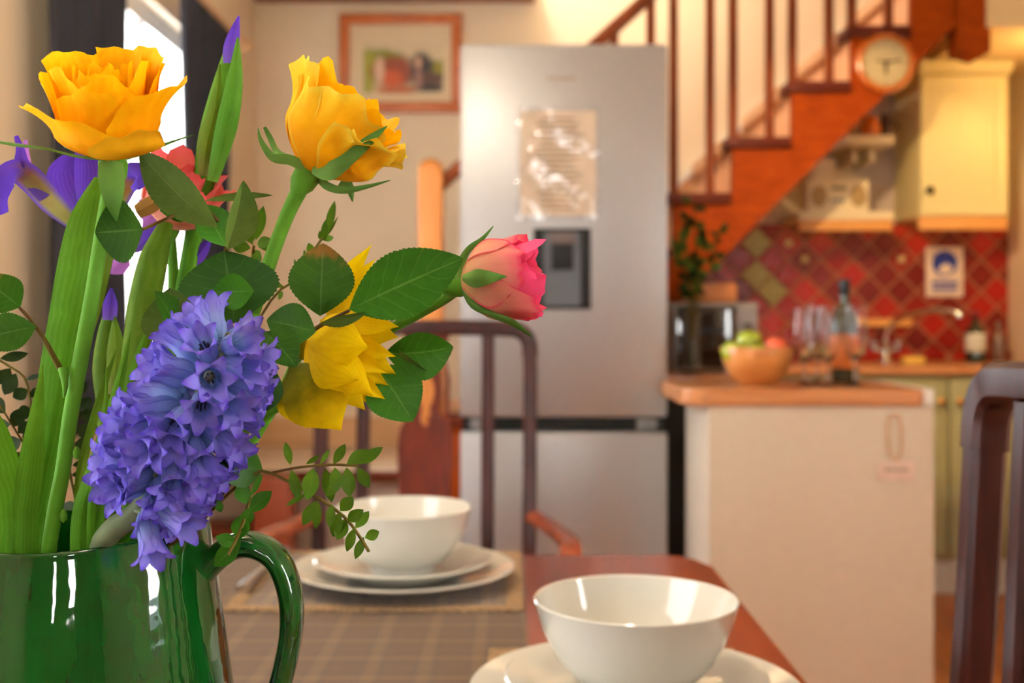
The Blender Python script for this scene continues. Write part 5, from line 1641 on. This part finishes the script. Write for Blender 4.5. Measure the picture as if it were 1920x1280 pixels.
def floret_mesh(name, open_, seed):
    rnd = random.Random(seed)
    mb = MB()
    tl, tr_ = 0.0115, 0.0038
    for k in range(6):
        ph = k * PI / 3 + (0.05 if k % 2 else 0)
        ll = rnd.uniform(0.0100, 0.0118)
        bmax = open_ * rnd.uniform(0.85, 1.2)
        path = []
        r_, z_, al = 0.0, 0.0, 0.0
        r0 = 0.0022
        N = 11
        for i in range(N + 1):
            v = i / N
            if v <= 0.45:
                q_ = v / 0.45
                r_ = r0 + (tr_ - r0) * math.sin(PI * 0.5 * min(1, q_ * 1.6)) + 0.0006 * math.sin(q_ * PI)
                z_ = tl * q_
            else:
                q_ = (v - 0.45) / 0.55
                al = bmax * (q_ ** 1.6) - 0.12 * math.sin(PI * q_)
                st = ll / (N * 0.55)
                r_ += math.sin(al) * st
                z_ += math.cos(al) * st
            path.append((r_, z_, al))

        def fn(u, v):
            i = round(v * N)
            r_, z_, al = path[i]
            s_ = (u - 0.5) * 2
            if v <= 0.46:
                an = ph + s_ * PI / 6
                return Vector((r_ * math.cos(an), r_ * math.sin(an), z_))
            q_ = (v - 0.45) / 0.55
            hw_ = 0.0024 * (1 + 0.42 * math.sin(PI * min(q_ * 1.1, 1))) * max(0.10, 1 - q_ ** 4.5) ** 0.6
            nz_ = -0.0009 * (s_ * s_) * (1 - q_ * 0.4)      # keel
            cr, sr = math.cos(ph), math.sin(ph)
            rr = r_ + nz_ * math.cos(al)
            zz = z_ - nz_ * math.sin(al)
            return Vector((rr * cr - s_ * hw_ * sr, rr * sr + s_ * hw_ * cr, zz))
        mb.grid(fn, 4, N)
    me = mb.build(name, G['hya'], None)
    d = me.data
    bpy.data.objects.remove(me)
    return d


FM = [floret_mesh('floret', o_, s_) for o_, s_ in ((1.0, 1), (1.4, 2), (0.75, 3), (1.75, 4))]
stam = MB()
for k in range(6):
    a_ = k * PI / 3
    stam.tube([(0.0016 * math.cos(a_), 0.0016 * math.sin(a_), 0.005), (0.0017 * math.cos(a_), 0.0017 * math.sin(a_), 0.0115)], 0.0005, 5)
so = stam.build('stamens', mat('dark_stamens', lin(40, 34, 60), 0.6), None)
stam_d = so.data
bpy.data.objects.remove(so)
rnd = random.Random(11)
axh = (ht - hb).normalized()
cand = []
rows = 12
for i in range(rows):
    f_ = (i + 0.4) / rows
    nk = 7 if i < rows - 2 else 5
    for k in range(nk):
        cand.append((f_, k / nk * 2 * PI + i * 1.9 + rnd.uniform(-0.25, 0.25)))
for f_, a_ in cand:
    p = spine[min(40, int(f_ * 40))]
    e1 = axh.cross(Vector((0, 1, 0))).normalized()
    e2 = axh.cross(e1).normalized()
    rad = (e1 * math.cos(a_) + e2 * math.sin(a_)).normalized()
    d = (rad + axh * (-0.15 + 0.75 * max(0, f_ - 0.55) / 0.45) + Vector((0, 0, -0.25 + 0.2 * f_)) + Vector((rnd.uniform(-.2, .2), rnd.uniform(-.2, .2), rnd.uniform(-.2, .2)))).normalized()
    k_ = rnd.uniform(1.04, 1.2) * (1.0 - 0.12 * max(0, f_ - 0.8) / 0.2)
    st_ = 0.0045 + 0.0045 * math.sin(PI * min(1, f_ * 1.05))
    me = rnd.choice(FM)
    o = bpy.data.objects.new('floret', me)
    COL.objects.link(o)
    o.parent = HY
    loc = p + d * st_ - Vector(HY.location)
    q_ = d.to_track_quat('Z', 'Y') @ Euler((0, 0, rnd.uniform(0, 6))).to_quaternion()
    o.matrix_local = Matrix.LocRotScale(loc, q_, Vector((k_,) * 3))
    if d.y < -0.8:
        s2 = bpy.data.objects.new('stamens', stam_d)
        COL.objects.link(s2)
        s2.parent = o
# two florets hang low over the rim
for x, y, d in ((288, 946, (0.75, -0.35, -0.35)), (270, 962, (0.35, -0.5, -0.75))):
    o = bpy.data.objects.new('floret', FM[0])
    COL.objects.link(o)
    o.parent = HY
    o.matrix_local = Matrix.LocRotScale(P(x, y, .484) - Vector(HY.location), Vector(d).to_track_quat('Z', 'Y'), Vector((1.15,) * 3))
    MB().tube([P(x - 14, y - 6, .492), P(x, y, .484)], 0.0014, 6).build('flower_stalk', G['hstem'], HY)

# ---- double daffodil
DF = thing('daffodil', P(220, 1025, 0.58), 'bright yellow double daffodil nodding to the side', 'daffodil')
for m_, b0, t0, w, d0, d1, kw in (
        ('daff', (612, 570), (697, 458), 34, .565, .56, dict(fold=0.4)), ('daff', (625, 570), (704, 485), 30, .56, .555, dict(fold=0.4)), ('daff', (618, 590), (692, 520), 70, .56, .55, dict(fold=0.3)), ('daff', (630, 575), (672, 505), 40, .57, .57, dict()),
        ('daffback', (545, 680), (640, 806), 128, .545, .53, dict(bend=0.14, fold=-0.25, peak=0.55)), ('daffback', (545, 690), (574, 802), 84, .555, .55, dict(bend=0.1, fold=-0.2, peak=0.6)),
        ('daff', (575, 640), (684, 768), 96, .55, .535, dict(bend=0.12, fold=-0.2)), ('daff', (590, 620), (742, 700), 86, .56, .545, dict(bend=0.1, fold=-0.15)), ('daff', (600, 600), (746, 632), 90, .56, .55, dict(bend=0.1, fold=-0.2)),
        ('daff', (640, 600), (748, 612), 44, .552, .545, dict(fold=0.4)), ('daff', (640, 640), (742, 668), 40, .545, .538, dict(fold=0.4)), ('daff', (640, 660), (730, 700), 36, .54, .532, dict(fold=0.45)), ('daff', (650, 700), (722, 748), 34, .535, .53, dict(fold=0.4)),
        ('daff', (610, 585), (744, 590), 76, .57, .56, dict(bend=0.08)), ('daff', (590, 660), (714, 764), 60, .56, .545, dict(bend=0.12, fold=0.3)), ('daff', (600, 640), (728, 722), 70, .555, .54, dict(bend=0.1, fold=0.2)),
        ('daff', (585, 650), (700, 742), 84, .54, .525, dict(bend=0.14, fold=-0.3)), ('daff', (576, 636), (690, 650), 112, .535, .518, dict(bend=0.16, fold=-0.35, peak=0.5)), ('daff', (580, 650), (672, 712), 104, .535, .52, dict(bend=0.14, fold=-0.3, peak=0.55))):
    leaf(DF, m_, b0, t0, w, d0, d1, 'petal', wave=0.012, nv=14, nu=8, tp=1.15, **kw)
stem(DF, [(562, 655, .565), (545, 700, .575), (515, 760, .58), (450, 860, .585), (360, 960, .585)] + down(225, .59, 6), 20, n=36)
MB().lathe([(0.004, -0.012), (0.007, -0.006), (0.008, 0.002), (0.006, 0.012), (0, 0.014)], P(568, 645, .562), 12, axis=(0.7, 0, -0.1)).build('flower_tube', G['daffback'], DF)

# ---- open iris
IR = thing('iris', P(60, 1025, 0.55), 'open violet iris beside the large yellow rose', 'iris')
DI = .555
blade(IR, [(180, 445, .55), (140, 420, .545), (98, 385, .535), (62, 345, .525), (35, 325, .52), (10, 338, .515), (-4, 370, .515), (4, 402, .518)], [14, 34, 48, 52, 50, 46, 44, 30], 'irisfall', 'fall', fold=0.35, n=30, roll=-0.35)
blade(IR, [(190, 440, .55), (215, 400, .545), (240, 345, .54), (256, 330, .53), (262, 352, .525)], [14, 30, 44, 50, 30], 'irisfall', 'fall', fold=0.3, n=24, roll=0.4)
blade(IR, [(185, 440, .57), (205, 470, .59), (218, 490, .60), (238, 505, .60)], [14, 40, 56, 20], 'lilac', 'fall', fold=0.1, n=16)
blade(IR, [(170, 430, .56), (135, 380, .56), (118, 330, .56), (130, 290, .562)], [20, 50, 56, 14], 'iris', 'standard', fold=-0.5, n=18)
blade(IR, [(175, 430, .552), (160, 370, .55), (160, 310, .548), (150, 262, .55)], [18, 36, 46, 10], 'iris', 'standard', fold=-0.4, n=18, roll=0.3)
blade(IR, [(178, 430, .565), (190, 370, .57), (205, 310, .57), (200, 275, .57)], [18, 40, 44, 10], 'iris', 'standard', fold=-0.4, n=18, roll=-0.3)
blade(IR, [(85, 372, .53), (60, 340, .525), (42, 310, .52), (38, 280, .52), (30, 254, .522)], [24, 30, 28, 16, 8], 'iris', 'style_arm', fold=0.5, n=16)
blade(IR, [(75, 360, .535), (52, 318, .53), (48, 290, .53), (48, 262, .53)], [16, 20, 14, 6], 'lilac', 'style_arm', fold=0.4, n=14)
blade(IR, [(275, 440, .60), (285, 410, .60), (272, 385, .60), (262, 375, .60)], [20, 34, 38, 10], 'lilac', 'fall', n=14)
blade(IR, [(182, 332, .54), (168, 400, .535), (152, 480, .532), (132, 590, .53), (112, 700, .53), (92, 820, .53), (72, 930, .53)] + down(55, .53, 7), [10, 62, 76, 74, 72, 64, 58, 54, 40], 'blade', 'spathe', fold=0.6, n=40)
blade(IR, [(206, 345, .55), (195, 420, .545), (182, 500, .54), (165, 590, .54), (150, 660, .54)], [14, 52, 50, 40, 20], 'bladeolive', 'spathe', fold=0.5, n=26)
stem(IR, [(180, 440, .55), (165, 560, .55), (135, 700, .55), (105, 850, .55), (80, 960, .55)] + down(62, .55, 8), 34, 'blade', n=36)


# ---- iris buds
def bud(pts, widths, label, tip, extra=None, m_='blade', k=0):
    t = thing('iris_bud', P(pts[-1][0], 1030, pts[-1][2]), label, 'iris bud')
    stem(t, pts + down(pts[-1][0], pts[-1][2], k), widths + [22, 18], m_, 'spathe', 40, 12, 0.7)
    D = pts[0][2]
    blade(t, [p[:2] + (p[2] - 0.012,) for p in tip[0]], tip[1], 'iris', 'petal_tip', fold=0.6, n=14)
    for e in extra or []:
        blade(t, e[0], e[1], e[2], 'spathe_leaf', fold=0.7, n=20)
    return t


bud([(440, 62, .60), (430, 110, .60), (414, 190, .60), (397, 260, .60), (385, 325, .60), (362, 450, .60), (332, 600, .595), (300, 760, .59), (262, 920, .585)], [8, 30, 50, 52, 44, 34, 30, 28, 26],
    'tall closed iris bud rising above the flowers with a violet tip', ([(432, 118, .60), (434, 90, .60), (440, 60, .60), (448, 30, .60)], [26, 30, 20, 3]),
    [([(446, 70, .585), (440, 150, .585), (424, 240, .585), (398, 340, .585)], [4, 30, 40, 20], 'blade'), ([(412, 120, .59), (404, 200, .588), (388, 270, .588), (382, 330, .59)], [4, 26, 34, 16], 'bladeolive')], k=9)
bud([(206, 575, .60), (203, 620, .60), (200, 690, .60), (203, 760, .60), (200, 880, .59), (190, 960, .585)], [14, 38, 54, 46, 30, 26],
    'short olive iris bud with a violet tip in front of the curtain', ([(205, 600, .60), (207, 570, .60), (209, 540, .60)], [24, 26, 4]),
    [([(214, 590, .59), (218, 660, .587), (214, 740, .588)], [4, 34, 24], 'bladeolive')], 'bladeolive', k=10)
bud([(362, 488, .61), (346, 530, .61), (330, 590, .605), (310, 680, .60), (275, 840, .59), (240, 960, .585)], [16, 36, 40, 30, 26, 24],
    'slanting iris bud with pointed violet petals amid the leaves', ([(338, 520, .61), (358, 492, .61), (380, 468, .61), (396, 445, .61)], [12, 30, 24, 4]), None, 'blade', k=11)
t = bud([(312, 418, .585), (290, 480, .58), (272, 560, .58), (255, 660, .578), (240, 760, .575), (215, 900, .572)], [26, 52, 60, 52, 46, 34],
        'spent iris stalk with a withered papery tip', ([(250, 470, .60), (268, 455, .60), (285, 440, .60), (300, 420, .60)], [10, 30, 30, 8]), None, 'bladeolive', k=12)
blade(t, [(256, 398, .55), (275, 388, .55), (295, 376, .55), (310, 364, .552)], [26, 32, 28, 14], 'papery', 'withered_tip', fold=0.8, n=14)


# ---- strap leaves
def strap(pts, widths, label, m_='blade', k=0, px=None, **kw):
    t = thing('strap_leaf', P(pts[-1][0], 1030, pts[-1][2]), label, 'leaf')
    blade(t, pts + down(px or pts[-1][0], pts[-1][2], k), widths + [widths[-1], 10], m_, 'leaf_blade', n=36, **kw)


strap([(244, 622, .50), (230, 690, .50), (205, 790, .50), (175, 890, .505), (152, 970, .508)], [2, 14, 24, 32, 34], 'narrow pointed leaf running up beside the hyacinth', k=1, fold=0.6)
strap([(286, 590, .53), (255, 690, .53), (225, 800, .525), (200, 900, .522), (182, 970, .52)], [3, 22, 26, 26, 26], 'pale strap leaf rising behind the hyacinth', k=2, fold=0.6)
strap([(80, 684, .50), (70, 770, .50), (58, 870, .503), (48, 960, .506)], [2, 24, 44, 46], 'pointed strap leaf in front of the iris stalk', k=3, fold=0.4)
strap([(-60, 720, .50), (-22, 800, .50), (4, 880, .50), (22, 960, .505)], [20, 56, 64, 66], 'broad bright strap leaf at the spout side of the jug', k=4, fold=0.4)
strap([(200, 688, .49), (198, 760, .49), (188, 850, .493), (172, 940, .498)], [2, 8, 12, 14], 'thin grassy leaf standing before the iris buds', k=5, fold=0.5)
strap([(218, 656, .56), (196, 720, .56), (172, 800, .56), (150, 900, .555)], [2, 12, 16, 18], 'slim olive leaf behind the rose stem', 'bladeolive', k=6)


# ---- leafy sprigs
def sprig(label, twigs, leaves, D, m_='small', pot=None, k=0):
    t = thing('leafy_sprig', P(pot, 1030, D), label, 'sprig', None)
    for i, (pts, w) in enumerate(twigs):
        pp = [p + (D,) if len(p) == 2 else p for p in pts]
        if i == 0:
            pp = pp + down(pot, D, k)
        stem(t, pp, w, 'twig', 'twig', 24, 9)
    rr = random.Random(k)
    for b0, t0, w in leaves:
        leaf(t, m_, b0, t0, w, D + rr.uniform(-.003, .003), D + rr.uniform(-.008, .006), nv=8, nu=4, roll=rr.uniform(-0.35, 0.35), fold=0.15, peak=0.5, bend=rr.uniform(-.05, .08))
    return t


sprig('leafy sprig with small oval leaves reaching out over the far plates',
      [([(692, 1034), (672, 1002), (645, 968), (600, 935), (545, 905), (490, 882), (440, 915), (390, 965), (345, 1005)], 6), ([(672, 873), (620, 871), (560, 876), (510, 886)], 5)],
      [((545, 872), (535, 828), 16), ((546, 880), (562, 938), 22), ((574, 870), (600, 853), 10), ((588, 878), (576, 938), 32), ((610, 878), (622, 942), 26), ((600, 870), (618, 842), 10), ((625, 870), (648, 832), 20),
       ((628, 876), (632, 922), 26), ((650, 870), (690, 842), 24), ((650, 876), (656, 932), 28), ((672, 870), (718, 838), 22), ((672, 876), (692, 914), 24), ((592, 938), (568, 985), 24), ((596, 938), (592, 992), 18), ((575, 925), (536, 948), 10),
       ((612, 930), (636, 900), 20), ((622, 945), (618, 988), 18), ((638, 958), (662, 931), 26), ((638, 960), (624, 1006), 26), ((652, 976), (682, 955), 24), ((648, 972), (632, 1012), 28), ((666, 990), (692, 958), 20),
       ((664, 990), (650, 1034), 20), ((684, 1008), (711, 996), 22), ((682, 1006), (666, 1048), 18)], .515, 'small', 330, 1)
sprig('twisting leafy sprig that hangs down over the jug handle',
      [([(428, 1040, .50), (448, 1000, .505), (462, 960, .51), (468, 925, .515), (455, 900, .52), (420, 915, .525), (370, 975, .53)], 6)],
      [((462, 960), (510, 920), 32), ((470, 930), (492, 888), 12), ((462, 945), (448, 905), 30), ((456, 985), (470, 950), 26), ((450, 1010), (452, 965), 36), ((445, 1020), (404, 1005), 26), ((452, 1012), (402, 1062), 36), ((448, 1012), (462, 985), 12),
       ((440, 905), (412, 880), 20), ((425, 910), (400, 935), 20), ((405, 935), (415, 960), 16)], .51, 'mid', 320, 2)
sprig('pale young sprig standing up against the cream wall',
      [([(628, 385), (618, 430), (600, 452), (575, 490), (545, 530), (510, 560), (440, 680), (360, 860)], 5)],
      [((612, 440), (628, 376), 16), ((608, 452), (612, 410), 14), ((612, 445), (634, 405), 5), ((602, 452), (600, 432), 10), ((605, 450), (626, 444), 12), ((585, 478), (578, 455), 16), ((574, 492), (570, 468), 9), ((556, 510), (552, 485), 6), ((535, 540), (508, 528), 9), ((530, 545), (522, 562), 9)], .60, 'small', 250, 3)
sprig('dark sprig with curved leaves between the two yellow roses',
      [([(476, 460), (470, 500), (455, 560), (420, 700), (350, 880)], 5)],
      [((480, 450), (494, 386), 22), ((476, 452), (472, 408), 12), ((474, 458), (448, 412), 22), ((482, 458), (512, 450), 22), ((484, 462), (530, 462), 22), ((470, 465), (435, 460), 26), ((474, 470), (490, 490), 20)], .575, 'small', 245, 4)
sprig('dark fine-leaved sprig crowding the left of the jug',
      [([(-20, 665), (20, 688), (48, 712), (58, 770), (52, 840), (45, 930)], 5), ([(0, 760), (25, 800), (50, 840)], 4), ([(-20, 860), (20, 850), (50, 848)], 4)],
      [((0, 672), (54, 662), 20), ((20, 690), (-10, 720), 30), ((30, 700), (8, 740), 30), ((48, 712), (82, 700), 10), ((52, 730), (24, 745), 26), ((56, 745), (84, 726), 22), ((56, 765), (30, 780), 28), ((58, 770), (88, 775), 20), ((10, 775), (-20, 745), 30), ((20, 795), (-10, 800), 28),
       ((26, 800), (40, 765), 28), ((56, 790), (34, 812), 24), ((40, 825), (10, 835), 30), ((50, 835), (60, 800), 24), ((50, 850), (20, 872), 30), ((20, 850), (-15, 832), 26), ((8, 853), (-20, 880), 30), ((48, 870), (75, 890), 26), ((46, 890), (18, 905), 28), ((45, 910), (70, 925), 24)], .59, 'sprigdark', 60, 5)
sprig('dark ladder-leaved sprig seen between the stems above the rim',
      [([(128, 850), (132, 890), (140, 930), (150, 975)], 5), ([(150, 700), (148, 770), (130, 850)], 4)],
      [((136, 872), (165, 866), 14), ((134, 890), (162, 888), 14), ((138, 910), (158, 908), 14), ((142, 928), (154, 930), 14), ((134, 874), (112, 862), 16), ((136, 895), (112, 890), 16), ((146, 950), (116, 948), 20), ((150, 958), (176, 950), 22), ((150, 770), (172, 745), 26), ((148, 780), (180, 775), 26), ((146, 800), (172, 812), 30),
       ((140, 830), (166, 840), 34), ((148, 740), (160, 715), 18), ((152, 968), (125, 985), 26), ((155, 970), (180, 985), 24)], .605, 'sprigdark', 165, 6)
